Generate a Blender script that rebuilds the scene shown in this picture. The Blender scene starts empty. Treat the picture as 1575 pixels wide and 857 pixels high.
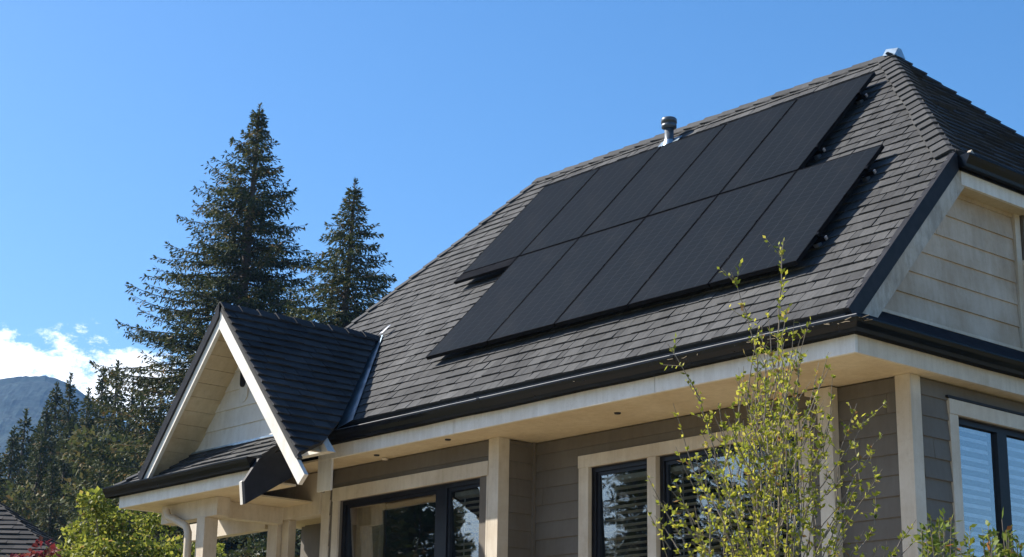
import bpy, math, random
import numpy as np
from mathutils import Vector, Matrix
R = math.radians
rng = random.Random(11)
scene = bpy.context.scene
col = scene.collection

# ------------------------------------------------------------------ helpers
class MB:
    """collects polygons (with a tone value each) and builds ONE mesh object"""
    def __init__(s): s.v = []; s.f = []; s.c = []; s.m = []; s.smooth = []
    def poly(s, pts, tone=0.5, mi=0, smooth=False):
        b = len(s.v); s.v.extend([tuple(p) for p in pts]); s.f.append(tuple(range(b, b + len(pts))))
        s.c.append(tone); s.m.append(mi); s.smooth.append(smooth)
    def mesh(s, verts, faces, tone=0.5, mi=0, smooth=False):
        b = len(s.v); s.v.extend([tuple(p) for p in verts])
        for f in faces:
            s.f.append(tuple(i + b for i in f)); s.c.append(tone); s.m.append(mi); s.smooth.append(smooth)
    def box(s, x0, x1, y0, y1, z0, z1, tone=0.5, mi=0):
        v = [(x0,y0,z0),(x1,y0,z0),(x1,y1,z0),(x0,y1,z0),(x0,y0,z1),(x1,y0,z1),(x1,y1,z1),(x0,y1,z1)]
        s.mesh(v, [(0,3,2,1),(4,5,6,7),(0,1,5,4),(1,2,6,5),(2,3,7,6),(3,0,4,7)], tone, mi)
    def prism(s, pts, off, tone=0.5, mi=0):
        """polygon pts pushed along the vector off"""
        n = len(pts); a = [Vector(p) for p in pts]; o = Vector(off); b = [p + o for p in a]
        nrm = Vector((0,0,0))
        for i in range(n): nrm += a[i].cross(a[(i+1) % n])
        if nrm.dot(o) > 0: a, b = b, a
        # a faces outwards against the offset
        fs = [tuple(range(n)), tuple(range(2*n-1, n-1, -1))]
        fs += [(i, i+n, (i+1) % n + n, (i+1) % n) for i in range(n)]
        s.mesh(a + b, fs, tone, mi)
    def tube(s, pts, rad, n=8, tone=0.5, mi=0, caps=True):
        pts = [Vector(p) for p in pts]
        if not isinstance(rad, (list, tuple)): rad = [rad]*len(pts)
        vs = []; fs = []
        up = None
        for i, p in enumerate(pts):
            d = (pts[min(i+1, len(pts)-1)] - pts[max(i-1, 0)])
            if d.length < 1e-9: d = Vector((0,0,1))
            d.normalize()
            if up is None:
                up = d.orthogonal().normalized()
            up = (up - d * up.dot(d))
            if up.length < 1e-6: up = d.orthogonal()
            up.normalize(); sd = d.cross(up)
            for k in range(n):
                a = 2*math.pi*k/n
                vs.append(p + (up*math.cos(a) + sd*math.sin(a))*rad[i])
        for i in range(len(pts)-1):
            for k in range(n):
                k2 = (k+1) % n
                fs.append((i*n+k, i*n+k2, (i+1)*n+k2, (i+1)*n+k))
        s.mesh(vs, fs, tone, mi, True)
        if caps:
            s.poly([vs[k] for k in range(n-1, -1, -1)], tone, mi)
            s.poly([vs[(len(pts)-1)*n+k] for k in range(n)], tone, mi)
    def lathe(s, prof, c, n=24, tone=0.5, mi=0):
        vs = []; fs = []
        for (r, z) in prof:
            for k in range(n):
                a = 2*math.pi*k/n
                vs.append((c[0]+r*math.cos(a), c[1]+r*math.sin(a), c[2]+z))
        for i in range(len(prof)-1):
            for k in range(n):
                k2 = (k+1) % n
                fs.append((i*n+k, i*n+k2, (i+1)*n+k2, (i+1)*n+k))
        s.mesh(vs, fs, tone, mi, True)
    def build(s, name, mats, parent=None, origin=None):
        if not isinstance(mats, (list, tuple)): mats = [mats]
        me = bpy.data.meshes.new(name)
        o0 = Vector((0,0,0))
        if parent is not None:
            q = parent
            while q is not None: o0 = o0 + Vector(q.location); q = q.parent
        if origin is not None: o0 = Vector(origin)
        a = np.array(s.v, dtype=np.float64) - np.array(o0)[None, :]
        me.from_pydata(a.tolist(), [], s.f)
        for m in mats: me.materials.append(m)
        me.polygons.foreach_set('material_index', s.m)
        me.polygons.foreach_set('use_smooth', s.smooth)
        at = me.attributes.new('tone', 'FLOAT', 'FACE'); at.data.foreach_set('value', s.c)
        me.update()
        ob = bpy.data.objects.new(name, me); col.objects.link(ob)
        if parent is not None: ob.parent = parent
        elif origin is not None: ob.location = origin
        return ob

def tag(o, label=None, cat=None, group=None, kind=None):
    if label: o['label'] = label
    if cat: o['category'] = cat
    if group: o['group'] = group
    if kind: o['kind'] = kind
    return o
def empty(name, loc, label=None, cat=None, group=None):
    o = bpy.data.objects.new(name, None); o.empty_display_size = 0.2; col.objects.link(o); o.location = loc
    return tag(o, label, cat, group)
def copy_tree(o, parent=None):
    c = o.copy(); col.objects.link(c)
    if parent is not None: c.parent = parent
    for ch in list(o.children): copy_tree(ch, c)
    return c

def clip_convex(poly, clip):
    """Sutherland-Hodgman in 2D; clip is convex, counter-clockwise"""
    out = poly
    for i in range(len(clip)):
        ax, ay = clip[i]; bx, by = clip[(i+1) % len(clip)]
        inp = out; out = []
        if not inp: return []
        def side(p): return (bx-ax)*(p[1]-ay) - (by-ay)*(p[0]-ax)
        for j in range(len(inp)):
            p = inp[j]; q = inp[(j+1) % len(inp)]
            sp, sq = side(p), side(q)
            if sp >= 0: out.append(p)
            if (sp >= 0) != (sq >= 0):
                t = sp/(sp-sq); out.append((p[0]+(q[0]-p[0])*t, p[1]+(q[1]-p[1])*t))
    return out
def ccw(poly):
    a = sum(poly[i][0]*poly[(i+1) % len(poly)][1]-poly[(i+1) % len(poly)][0]*poly[i][1] for i in range(len(poly)))
    return poly if a > 0 else poly[::-1]
def minus(rects, hole):
    out = []
    hu0, hv0, hu1, hv1 = hole
    for (a, b, c, d) in rects:
        if c <= hu0 or a >= hu1 or d <= hv0 or b >= hv1: out.append((a, b, c, d)); continue
        if a < hu0: out.append((a, b, hu0, d))
        if c > hu1: out.append((hu1, b, c, d))
        u0, u1 = max(a, hu0), min(c, hu1)
        if b < hv0: out.append((u0, b, u1, hv0))
        if d > hv1: out.append((u0, hv1, u1, d))
    return out
def courses(mb, O, U, V, poly, exp, wmin, wmax, thick, rnd, holes=(), gap=0.003, jit=0.0, tjit=0.3, base=0.004, skew=0.0, lo=0.2, hi=0.8, clump=0.0):
    """overlapping wedge-shaped courses (shingles or lap boards) laid over a planar convex polygon"""
    O, U, V = Vector(O), Vector(U).normalized(), Vector(V).normalized(); N = U.cross(V).normalized()
    poly = ccw(poly)
    u0 = min(p[0] for p in poly); u1 = max(p[0] for p in poly); v0 = min(p[1] for p in poly); v1 = max(p[1] for p in poly)
    k = 0; v = v0
    while v < v1 - 1e-4:
        u = u0 - rnd.random()*wmax
        wob = 0
        while u < u1:
            w = rnd.uniform(wmin, wmax)
            dv = rnd.uniform(-jit, jit)
            rects = [(u+gap/2, max(v+dv, v0), u+w-gap/2, v+exp+0.012)]
            for h in holes: rects = minus(rects, h)
            t = thick*rnd.uniform(1-tjit, 1+tjit); tone = rnd.uniform(lo, hi)
            tl = rnd.uniform(-1, 1)*t*tjit*0.5
            for (a, b, c, d) in rects:
                if c-a < 0.004 or d-b < 0.004: continue
                sk = skew*rnd.uniform(-1, 1)
                q = clip_convex([(a, b), (c, b), (c+sk, d), (a+sk, d)], poly)
                if len(q) < 3: continue
                def top(p):
                    return O + U*p[0] + V*p[1] + N*(base + max(0.0, t*(1-(p[1]-v)/(exp*1.06))) + tl*((p[0]-u)/w-0.5))
                tp = [top(p) for p in q]; bt = [O + U*p[0] + V*p[1] - N*0.004 for p in q]
                n = len(q)
                mb.mesh(tp + bt, [tuple(range(n))] + [(i, i+n, (i+1) % n + n, (i+1) % n)[::1] for i in range(n)], tone)
            u += w
        v += exp; k += 1
def caps(mb, A, B, nl, nr, step, width, thick, rnd, over=0.10):
    """bent ridge or hip caps from the low/outer end A to B; nl, nr are the normals of the two roof planes"""
    A, B = Vector(A), Vector(B); d = (B-A); L = d.length; d.normalize(); nl, nr = Vector(nl).normalized(), Vector(nr).normalized()
    tl = d.cross(nl).normalized(); tr = d.cross(nr).normalized()
    mid = (nl+nr).normalized()
    if tl.dot(nr) > 0: tl = -tl       # sideways and down along each plane
    if tr.dot(nl) > 0: tr = -tr
    n = int(L/step)
    for i in range(n+1):
        s0 = i*step; s1 = min(s0+step+over, L+0.03)
        if s1-s0 < 0.05: continue
        h0 = thick*rnd.uniform(1.5, 2.1); h1 = thick*0.4; tone = rnd.uniform(0.25, 0.75)
        w = width*rnd.uniform(0.93, 1.07)
        def row(s, h):
            p = A + d*s
            return [p + tl*w + nl*h, p + tl*w*0.15 + mid*(h*1.05), p + tr*w*0.15 + mid*(h*1.05), p + tr*w + nr*h]
        a = row(s0, h0); b = row(s1, h1); a2 = row(s0, h0-thick*1.3)
        dn = [p - mid*0.03 for p in b]
        for j in range(3):
            mb.poly([a[j], a[j+1], b[j+1], b[j]], tone)
            mb.poly([a[j+1], a[j], a2[j], a2[j+1]], tone*0.8)
        mb.poly([a[0], b[0], dn[0], a2[0]], tone); mb.poly([a[3], a2[3], dn[3], b[3]], tone)

# ------------------------------------------------------------------ materials
def nt(name):
    m = bpy.data.materials.new(name); m.use_nodes = True; t = m.node_tree
    b = t.nodes['Principled BSDF']; return m, t, b
def ramp(t, fac, stops):
    r = t.nodes.new('ShaderNodeValToRGB'); t.links.new(fac, r.inputs[0])
    e = r.color_ramp.elements
    while len(e) < len(stops): e.new(0.5)
    for i, (p, c) in enumerate(stops): e[i].position = p; e[i].color = (*c, 1)
    return r.outputs[0]
def noise(t, vec, scale, detail=5, rough=0.6):
    n = t.nodes.new('ShaderNodeTexNoise'); n.inputs['Scale'].default_value = scale; n.inputs['Detail'].default_value = detail
    n.inputs['Roughness'].default_value = rough
    t.links.new(vec, n.inputs['Vector']); return n.outputs[0]
def mapping(t, scale=(1,1,1), rot=(0,0,0)):
    tc = t.nodes.new('ShaderNodeTexCoord'); mp = t.nodes.new('ShaderNodeMapping')
    mp.inputs['Scale'].default_value = scale; mp.inputs['Rotation'].default_value = rot
    t.links.new(tc.outputs['Object'], mp.inputs['Vector']); return mp.outputs[0]
def mixc(t, a, b, fac, mode='MIX'):
    m = t.nodes.new('ShaderNodeMix'); m.data_type = 'RGBA'; m.blend_type = mode
    for sck, v in ((m.inputs[0], fac), (m.inputs[6], a), (m.inputs[7], b)):
        if hasattr(v, 'links') or hasattr(v, 'is_linked'): t.links.new(v, sck)
        elif isinstance(v, (int, float)): sck.default_value = v
        else: sck.default_value = (*v, 1)
    return m.outputs[2]
def mathn(t, op, a, b=0.0, c=None):
    m = t.nodes.new('ShaderNodeMath'); m.operation = op
    for i, v in enumerate((a, b) if c is None else (a, b, c)):
        if isinstance(v, (int, float)): m.inputs[i].default_value = v
        else: t.links.new(v, m.inputs[i])
    return m.outputs[0]
def tone(t):
    a = t.nodes.new('ShaderNodeAttribute'); a.attribute_name = 'tone'; return a.outputs['Fac']
def bump(t, b, h, strength=0.3, dist=0.01):
    n = t.nodes.new('ShaderNodeBump'); n.inputs['Strength'].default_value = strength; n.inputs['Distance'].default_value = dist
    t.links.new(h, n.inputs['Height']); t.links.new(n.outputs[0], b.inputs['Normal'])

def mat_shingle(name, lo, hi, streak_rot=(0,0,0), rough=0.85):
    m, t, b = nt(name)
    c = ramp(t, tone(t), [(0.1, lo), (0.9, hi)])
    v = mapping(t)
    n1 = noise(t, v, 1.1, 4); n2 = noise(t, mapping(t, (38, 5, 5)), 1.0, 5, 0.7); n3 = noise(t, v, 90, 2)
    c = mixc(t, c, ramp(t, n1, [(0.3, (0.66,0.66,0.66)), (0.7, (1.26,1.25,1.23))]), 0.85, 'MULTIPLY')
    c = mixc(t, c, ramp(t, n2, [(0.3, (0.62,0.62,0.63)), (0.7, (1.25,1.24,1.22))]), 0.8, 'MULTIPLY')
    c = mixc(t, c, ramp(t, n3, [(0.35, (0.8,0.8,0.8)), (0.7, (1.2,1.2,1.2))]), 0.6, 'MULTIPLY')
    t.links.new(c, b.inputs['Base Color']); b.inputs['Roughness'].default_value = rough
    b.inputs['Specular IOR Level'].default_value = 0.18
    bump(t, b, n2, 0.5, 0.006)
    return m
def mat_paint(name, colr, dirt=0.35, rough=0.6, stain=(0.55,0.42,0.25), scale=(1,1,1), grime=0.0):
    m, t, b = nt(name)
    v = mapping(t)
    n1 = noise(t, v, 1.6, 6, 0.65); n2 = noise(t, mapping(t, (14,14,1.6)), 1.0, 5, 0.7); n3 = noise(t, v, 28, 4)
    c = ramp(t, tone(t), [(0.0, tuple(x*0.86 for x in colr)), (1.0, tuple(min(x*1.12, 0.95) for x in colr))])
    c = mixc(t, c, ramp(t, n1, [(0.42, stain), (0.62, (1,1,1))]), dirt, 'MULTIPLY')
    c = mixc(t, c, ramp(t, n2, [(0.3, (0.78,0.76,0.72)), (0.6, (1.05,1.05,1.05))]), 0.55, 'MULTIPLY')
    c = mixc(t, c, ramp(t, n3, [(0.25, (0.8,0.78,0.74)), (0.45, (1,1,1))]), 0.5, 'MULTIPLY')
    if grime > 0:
        n4 = noise(t, mapping(t, (5,5,2)), 1.3, 7, 0.75)
        c = mixc(t, c, ramp(t, n4, [(0.38, (0.35,0.33,0.3)), (0.55, (1,1,1))]), grime, 'MULTIPLY')
    t.links.new(c, b.inputs['Base Color']); b.inputs['Roughness'].default_value = rough
    bump(t, b, n2, 0.15, 0.004)
    return m
def mat_plain(name, colr, rough=0.5, metal=0.0, var=0.3, nscale=6, spec=0.5):
    m, t, b = nt(name)
    n1 = noise(t, mapping(t), nscale, 5, 0.65)
    c = mixc(t, colr, ramp(t, n1, [(0.3, (1-var,)*3), (0.7, (1+var,)*3)]), 1.0, 'MULTIPLY')
    t.links.new(c, b.inputs['Base Color'])
    rr = mathn(t, 'MULTIPLY_ADD', n1, 0.25, rough-0.12); t.links.new(rr, b.inputs['Roughness'])
    b.inputs['Metallic'].default_value = metal; b.inputs['Specular IOR Level'].default_value = spec
    return m
def mat_dark(name, colr, fac=0.05, rough=0.3, var=0.4, nscale=8):
    m, t, b = nt(name); t.nodes.remove(b)
    n1 = noise(t, mapping(t), nscale, 5, 0.65)
    c = mixc(t, colr, ramp(t, n1, [(0.3, (1-var,)*3), (0.7, (1+var,)*3)]), 1.0, 'MULTIPLY')
    d = t.nodes.new('ShaderNodeBsdfDiffuse'); t.links.new(c, d.inputs['Color'])
    g = t.nodes.new('ShaderNodeBsdfGlossy'); t.links.new(mathn(t, 'MULTIPLY_ADD', n1, 0.2, rough-0.1), g.inputs['Roughness'])
    mx = t.nodes.new('ShaderNodeMixShader'); mx.inputs[0].default_value = fac
    t.links.new(d.outputs[0], mx.inputs[1]); t.links.new(g.outputs[0], mx.inputs[2])
    t.links.new(mx.outputs[0], t.nodes['Material Output'].inputs['Surface'])
    return m
def mat_leaf(name, stops, trans=0.35, rough=0.5, nscale=0.0):
    m, t, b = nt(name)
    c = ramp(t, tone(t), stops)
    if nscale:
        n1 = noise(t, mapping(t), nscale, 3)
        c = mixc(t, c, ramp(t, n1, [(0.3, (0.55,0.6,0.6)), (0.7, (1.35,1.25,1.1))]), 0.8, 'MULTIPLY')
    t.links.new(c, b.inputs['Base Color']); b.inputs['Roughness'].default_value = rough
    b.inputs['Specular IOR Level'].default_value = 0.15
    tr = t.nodes.new('ShaderNodeBsdfTranslucent'); t.links.new(c, tr.inputs['Color'])
    mx = t.nodes.new('ShaderNodeMixShader'); mx.inputs[0].default_value = trans
    t.links.new(b.outputs[0], mx.inputs[1]); t.links.new(tr.outputs[0], mx.inputs[2])
    t.links.new(mx.outputs[0], t.nodes['Material Output'].inputs['Surface'])
    return m

M = {}
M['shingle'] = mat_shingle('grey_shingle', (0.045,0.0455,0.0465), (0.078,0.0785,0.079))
M['shingle_dark'] = mat_shingle('shade_toned_shingle', (0.032,0.033,0.036), (0.052,0.053,0.056))  # the grey shingle again, darkened in colour for the slopes in shade
M['shingle_far'] = mat_shingle('brown_black_shingle', (0.028,0.027,0.027), (0.055,0.05,0.047))
M['underlay'] = mat_plain('roof_felt', (0.03,0.03,0.03), 0.9)
M['cream'] = mat_paint('cream_trim_paint', (0.60,0.535,0.43), 0.35, 0.55)
M['cream_lap'] = mat_paint('cream_lap_paint', (0.52,0.44,0.35), 0.45, 0.65)
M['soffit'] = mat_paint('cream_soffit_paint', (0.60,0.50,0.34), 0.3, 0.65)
M['rake'] = mat_paint('weathered_cream_paint', (0.50,0.455,0.385), 0.45, 0.6, grime=0.55)
M['fascia'] = mat_paint('fascia_paint', (0.74,0.71,0.65), 0.22, 0.5)
M['white_gable'] = mat_paint('off_white_lap_paint', (0.72,0.69,0.63), 0.25, 0.6)
M['taupe'] = mat_paint('taupe_lap_paint', (0.135,0.117,0.092), 0.25, 0.7)
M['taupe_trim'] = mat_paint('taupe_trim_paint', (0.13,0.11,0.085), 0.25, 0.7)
M['gutter'] = mat_dark('black_gutter_metal', (0.0055,0.006,0.007), 0.03, 0.22)
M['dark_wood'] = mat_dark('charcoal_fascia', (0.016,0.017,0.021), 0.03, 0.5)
M['frame'] = mat_dark('black_window_vinyl', (0.009,0.009,0.011), 0.04, 0.35)
M['flash'] = mat_plain('grey_flashing_metal', (0.34,0.42,0.48), 0.4, 0.8, 0.35, 5)
M['alu'] = mat_plain('aluminium', (0.55,0.56,0.57), 0.3, 1.0, 0.2, 10)
M['blackalu'] = mat_dark('black_anodised', (0.006,0.006,0.007), 0.02, 0.3)
M['pipe'] = mat_plain('dark_pipe', (0.10,0.115,0.13), 0.35, 0.3, 0.3, 14)
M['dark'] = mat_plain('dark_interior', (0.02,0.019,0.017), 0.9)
M['blind'] = mat_plain('blind_slats', (0.42,0.42,0.39), 0.5)
M['blind_pale'] = mat_plain('pale_blind_slats', (0.34,0.40,0.46), 0.5)
M['curtain'] = mat_plain('curtain_cloth', (0.38,0.31,0.2), 0.85)
M['door'] = mat_plain('dark_door', (0.03,0.027,0.026), 0.45)
M['bark'] = mat_plain('conifer_bark', (0.10,0.075,0.058), 0.9, 0, 0.4, 3)
M['twig'] = mat_plain('pale_twig_bark', (0.20,0.16,0.12), 0.8, 0, 0.35, 30)
M['litter'] = mat_plain('dry_needles', (0.34,0.28,0.20), 0.8, 0, 0.3, 20)
M['lip'] = mat_plain('dusty_glint_lip', (0.085,0.085,0.085), 0.5, 0.0, 0.7, 2.5, 0.3)
M['concrete'] = mat_plain('pale_concrete', (0.33,0.27,0.19), 0.9, 0, 0.2, 2)

# glass: mirror-like by Fresnel over a clear pane
def mat_glass(name, tint, refl):
    m = bpy.data.materials.new(name); m.use_nodes = True; t = m.node_tree; t.nodes.remove(t.nodes['Principled BSDF'])
    g = t.nodes.new('ShaderNodeBsdfGlossy'); g.inputs['Roughness'].default_value = 0.012
    tr = t.nodes.new('ShaderNodeBsdfTransparent'); tr.inputs['Color'].default_value = (*tint, 1)
    fr = t.nodes.new('ShaderNodeFresnel'); fr.inputs['IOR'].default_value = 1.55
    n1 = noise(t, mapping(t), 2.2, 2, 0.4)
    bp = t.nodes.new('ShaderNodeBump'); bp.inputs['Strength'].default_value = 0.12; bp.inputs['Distance'].default_value = 0.012
    t.links.new(n1, bp.inputs['Height']); t.links.new(bp.outputs[0], g.inputs['Normal'])
    ge = t.nodes.new('ShaderNodeNewGeometry')
    f = mathn(t, 'MULTIPLY', mathn(t, 'MULTIPLY_ADD', fr.outputs[0], refl, 0.04), mathn(t, 'SUBTRACT', 1.0, ge.outputs['Backfacing']))
    mx = t.nodes.new('ShaderNodeMixShader'); t.links.new(f, mx.inputs[0]); t.links.new(tr.outputs[0], mx.inputs[1]); t.links.new(g.outputs[0], mx.inputs[2])
    t.links.new(mx.outputs[0], t.nodes['Material Output'].inputs['Surface'])
    return m
M['glass_side'] = mat_glass('side_window_glass', (0.95,0.96,0.97), 4.2)
M['glass'] = mat_glass('window_glass', (0.80,0.82,0.80), 4.4)

# solar cells: near-black glass with faint busbars and cell gaps in the panel's own axes
def mat_cells():
    m, t, b = nt('solar_cells')
    tc = t.nodes.new('ShaderNodeTexCoord'); sx = t.nodes.new('ShaderNodeSeparateXYZ'); t.links.new(tc.outputs['Object'], sx.inputs[0])
    def lines(o, period, width):
        f = mathn(t, 'FRACT', mathn(t, 'DIVIDE', o, period)); return mathn(t, 'LESS_THAN', f, width)
    l1 = lines(sx.outputs[0], 0.168, 0.035); l2 = lines(sx.outputs[1], 0.0915, 0.045); l3 = lines(sx.outputs[0], 0.0168, 0.12)
    n1 = noise(t, mapping(t, (1,1,1)), 1.7, 6, 0.7); n2 = noise(t, mapping(t), 60, 3)
    c = mixc(t, (0.0105,0.0122,0.0132), (0.034,0.037,0.040), mathn(t, 'MULTIPLY', l1, 0.8))
    c = mixc(t, c, (0.034,0.036,0.044), mathn(t, 'MULTIPLY', l2, 0.5)); c = mixc(t, c, (0.024,0.026,0.033), mathn(t, 'MULTIPLY', l3, 0.35))
    c = mixc(t, c, (0.055,0.052,0.048), mathn(t, 'MULTIPLY', ramp(t, n1, [(0.5, (0,0,0)), (0.85, (1,1,1))]), 0.12))
    d = t.nodes.new('ShaderNodeBsdfDiffuse'); t.links.new(c, d.inputs['Color']); t.nodes.remove(b)
    g = t.nodes.new('ShaderNodeBsdfGlossy'); t.links.new(mathn(t, 'MULTIPLY_ADD', n1, 0.2, 0.12), g.inputs['Roughness'])
    mx = t.nodes.new('ShaderNodeMixShader'); mx.inputs[0].default_value = 0.034
    t.links.new(d.outputs[0], mx.inputs[1]); t.links.new(g.outputs[0], mx.inputs[2])
    t.links.new(mx.outputs[0], t.nodes['Material Output'].inputs['Surface'])
    return m
M['cells'] = mat_cells()

M['fir'] = mat_leaf('fir_needles', [(0.0,(0.020,0.032,0.013)), (0.5,(0.050,0.064,0.021)), (0.75,(0.105,0.105,0.033)), (0.9,(0.15,0.11,0.04)), (1.0,(0.21,0.13,0.05))], 0.25, 0.7)
M['fir_far'] = mat_leaf('far_fir_needles', [(0.0,(0.022,0.033,0.013)), (0.55,(0.052,0.066,0.021)), (0.85,(0.10,0.085,0.03)), (1.0,(0.15,0.09,0.035))], 0.22, 0.7)
M['broad_far'] = mat_leaf('far_broad_leaves', [(0.0,(0.04,0.05,0.02)), (0.5,(0.095,0.11,0.035)), (1.0,(0.19,0.13,0.05))], 0.3, 0.65)
M['lime'] = mat_leaf('lime_leaves', [(0.0,(0.05,0.075,0.015)), (0.4,(0.15,0.18,0.028)), (0.8,(0.36,0.36,0.055)), (1.0,(0.36,0.24,0.08))], 0.45, 0.5)
M['sapling'] = mat_leaf('sapling_leaves', [(0.0,(0.08,0.11,0.018)), (0.40,(0.26,0.29,0.035)), (0.75,(0.50,0.47,0.06)), (0.95,(0.40,0.34,0.09)), (1.0,(0.28,0.16,0.06))], 0.5, 0.5)
M['hedge'] = mat_leaf('glossy_green_leaves', [(0.0,(0.06,0.10,0.018)), (0.5,(0.13,0.17,0.025)), (0.85,(0.24,0.24,0.035)), (1.0,(0.30,0.11,0.04))], 0.35, 0.5)
M['red'] = mat_leaf('red_leaves', [(0.0,(0.09,0.02,0.022)), (0.6,(0.22,0.035,0.04)), (1.0,(0.20,0.12,0.04))], 0.35, 0.45)
M['dark_broad'] = mat_leaf('dark_broad_leaves', [(0.0,(0.022,0.032,0.014)), (0.6,(0.05,0.065,0.022)), (1.0,(0.10,0.075,0.03))], 0.25, 0.5)

# ------------------------------------------------------------------ camera
CAM = Matrix(((0.6567430879426263, 0.7539550912935054, 0.015499572645266012),
              (-0.1948765391169601, 0.18953342985892319, -0.9623410068513701),
              (-0.7284995888409134, 0.6289903014184834, 0.2714029288347964)))   # rows: right, down, forward
FPX = 2615.065
cam_data = bpy.data.cameras.new('camera'); cam = bpy.data.objects.new('camera', cam_data); col.objects.link(cam)
rot = Matrix((CAM[0], -CAM[1], -CAM[2])).transposed()
cam.matrix_world = rot.to_4x4()
cam_data.sensor_width = 36; cam_data.lens = FPX/1575*36; cam_data.clip_start = 0.05; cam_data.clip_end = 20000
scene.camera = cam
def ray(x, y):
    """direction in the world of a point measured on the photograph"""
    return CAM.transposed() @ Vector(((x-787.5)/FPX, (y-428.5)/FPX, 1.0))
def at(x, y, dist):
    d = ray(x, y); return d * (dist/math.hypot(d.x, d.y))
def onX(x, y, X): d = ray(x, y); return d*(X/d.x)
def onY(x, y, Y): d = ray(x, y); return d*(Y/d.y)

# ------------------------------------------------------------------ terrain
def smooth(a, b, x):
    t = min(1, max(0, (x-a)/(b-a))); return t*t*(3-2*t)
def ground_z(x, y):
    d = math.hypot(x, y)
    z = -1.62 + 1.75*smooth(3.0, 9.5, d) if (y > -3) else -1.62 + 1.75*smooth(3.0, 9.5, d)*smooth(-8, -3, y)
    far = smooth(60, 400, d)
    return z + far*2.0 + 0.05*math.sin(x*0.9)*math.cos(y*0.7) + far*1.2*math.sin(x*0.012+1)*math.sin(y*0.011)
g = MB()
ax = sorted(set([0] + [s*v for s in (1,-1) for v in list(np.arange(0.8, 16, 0.8)) + list(np.geomspace(17, 6000, 30))]))
n = len(ax)
vs = [(x, y, ground_z(x, y)) for y in ax for x in ax]
g.mesh(vs, [(j*n+i, j*n+i+1, (j+1)*n+i+1, (j+1)*n+i) for j in range(n-1) for i in range(n-1)], 0.5, 0, True)
def mat_ground():
    m, t, b = nt('dry_lawn')
    n1 = noise(t, mapping(t), 0.35, 6); n2 = noise(t, mapping(t), 9, 6, 0.7)
    c = ramp(t, n1, [(0.3, (0.11,0.12,0.045)), (0.55, (0.19,0.165,0.08)), (0.8, (0.25,0.20,0.11))])
    c = mixc(t, c, ramp(t, n2, [(0.3, (0.6,0.6,0.6)), (0.7, (1.3,1.3,1.25))]), 0.8, 'MULTIPLY')
    t.links.new(c, b.inputs['Base Color']); b.inputs['Roughness'].default_value = 0.95
    return m
tag(g.build('ground', mat_ground()), kind='structure')
p = MB()      # pale concrete apron, unseen, added before the house to bounce light onto the soffit
px = np.linspace(-17.5, -5.2, 26); py = np.linspace(7.2, 11.1, 12)
vs = [(x, y, ground_z(x, y)+0.03) for y in py for x in px]
p.mesh(vs, [(j*26+i, j*26+i+1, (j+1)*26+i+1, (j+1)*26+i) for j in range(11) for i in range(25)], 0.5, 0, True)
tag(p.build('bounce_apron', M['concrete']), kind='structure')
p = MB(); py = np.linspace(11.1, 17, 16); px = np.linspace(-8.3, -5.2, 8)
vs = [(x, y, ground_z(x, y)+0.03) for y in py for x in px]
p.mesh(vs, [(j*8+i, j*8+i+1, (j+1)*8+i+1, (j+1)*8+i) for j in range(15) for i in range(7)], 0.5, 0, True)
tag(p.build('side_path', M['concrete']), kind='structure')

# mountain: a long wooded ridge far off
def mountain():
    prof = [(-900,640),(-600,560),(-380,600),(-200,606),(-90,590),(0,584),(35,579),(70,578),(98,586),(122,600),(150,622),(190,650),(240,668),(320,690),(420,705),(560,730),(760,760)]
    D = 1500.0
    from mathutils import noise as mn
    g = MB(); r = random.Random(5)
    xs = np.arange(-900, 760, 5.0); rows = 70
    grid = []
    for x in xs:
        y = np.interp(x, [q[0] for q in prof], [q[1] for q in prof])
        top = at(float(x), float(y), D)
        dirh = Vector((top.x, top.y, 0)).normalized()
        c = []
        for k in range(rows+8):
            s = k/rows
            if s <= 1:
                dist = D - 760*(1-s); z = top.z*(s**1.15)
                z += 16*mn.fractal(Vector((dirh.x*dist*0.012, dirh.y*dist*0.012, 0.3)), 1.0, 2.0, 5)*math.sin(s*math.pi) + r.uniform(-0.5, 0.5)
                if s < 0.999: z = min(z, top.z*(dist/D)*0.985)
            else:
                dist = D + 900*(s-1); z = top.z*(1-(s-1)*1.1)
            c.append((dirh.x*dist, dirh.y*dist, max(z, -4)))
        grid.append(c)
    nr = rows+8
    vs = [p for c in grid for p in c]
    g.mesh(vs, [(i*nr+k, (i+1)*nr+k, (i+1)*nr+k+1, i*nr+k+1) for i in range(len(xs)-1) for k in range(nr-1)])
    m, t, b = nt('wooded_mountain')
    n1 = noise(t, mapping(t), 0.02, 8, 0.75); n2 = noise(t, mapping(t, (1,1,0.5)), 0.16, 3, 0.7)
    c = ramp(t, n1, [(0.35, (0.006,0.014,0.016)), (0.65, (0.022,0.034,0.03))])
    c = mixc(t, c, ramp(t, n2, [(0.35, (0.25,0.25,0.25)), (0.65, (1.9,1.9,1.8))]), 1.0, 'MULTIPLY')
    t.links.new(c, b.inputs['Base Color']); b.inputs['Roughness'].default_value = 1.0; b.inputs['Specular IOR Level'].default_value = 0.1
    tag(g.build('mountain', m), kind='structure')
mountain()

# ------------------------------------------------------------------ THE HOUSE
PT = R(47.0); TP = math.tan(PT); CP, SP = math.cos(PT), math.sin(PT)
EY, EZ = 10.745, 3.535                 # front eave of the main roof
RZ, RY = 7.515, 14.455                 # ridge
XR = -8.30                             # right rake
RX0, RX1 = -16.20, -10.42              # ridge ends
HZ, HY = 5.30, 12.39                   # foot of the clipped right hip
house = empty('house', (-13, 14.4, 0.1), 'large grey shingled house with cream trim, taupe siding and a small front gable', 'house')
r_ = random.Random(3)
fu = Vector((1,0,0)); fv = Vector((0,CP,SP)); fn = fu.cross(fv)
def rv(z): return (z-EZ)/SP
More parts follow.
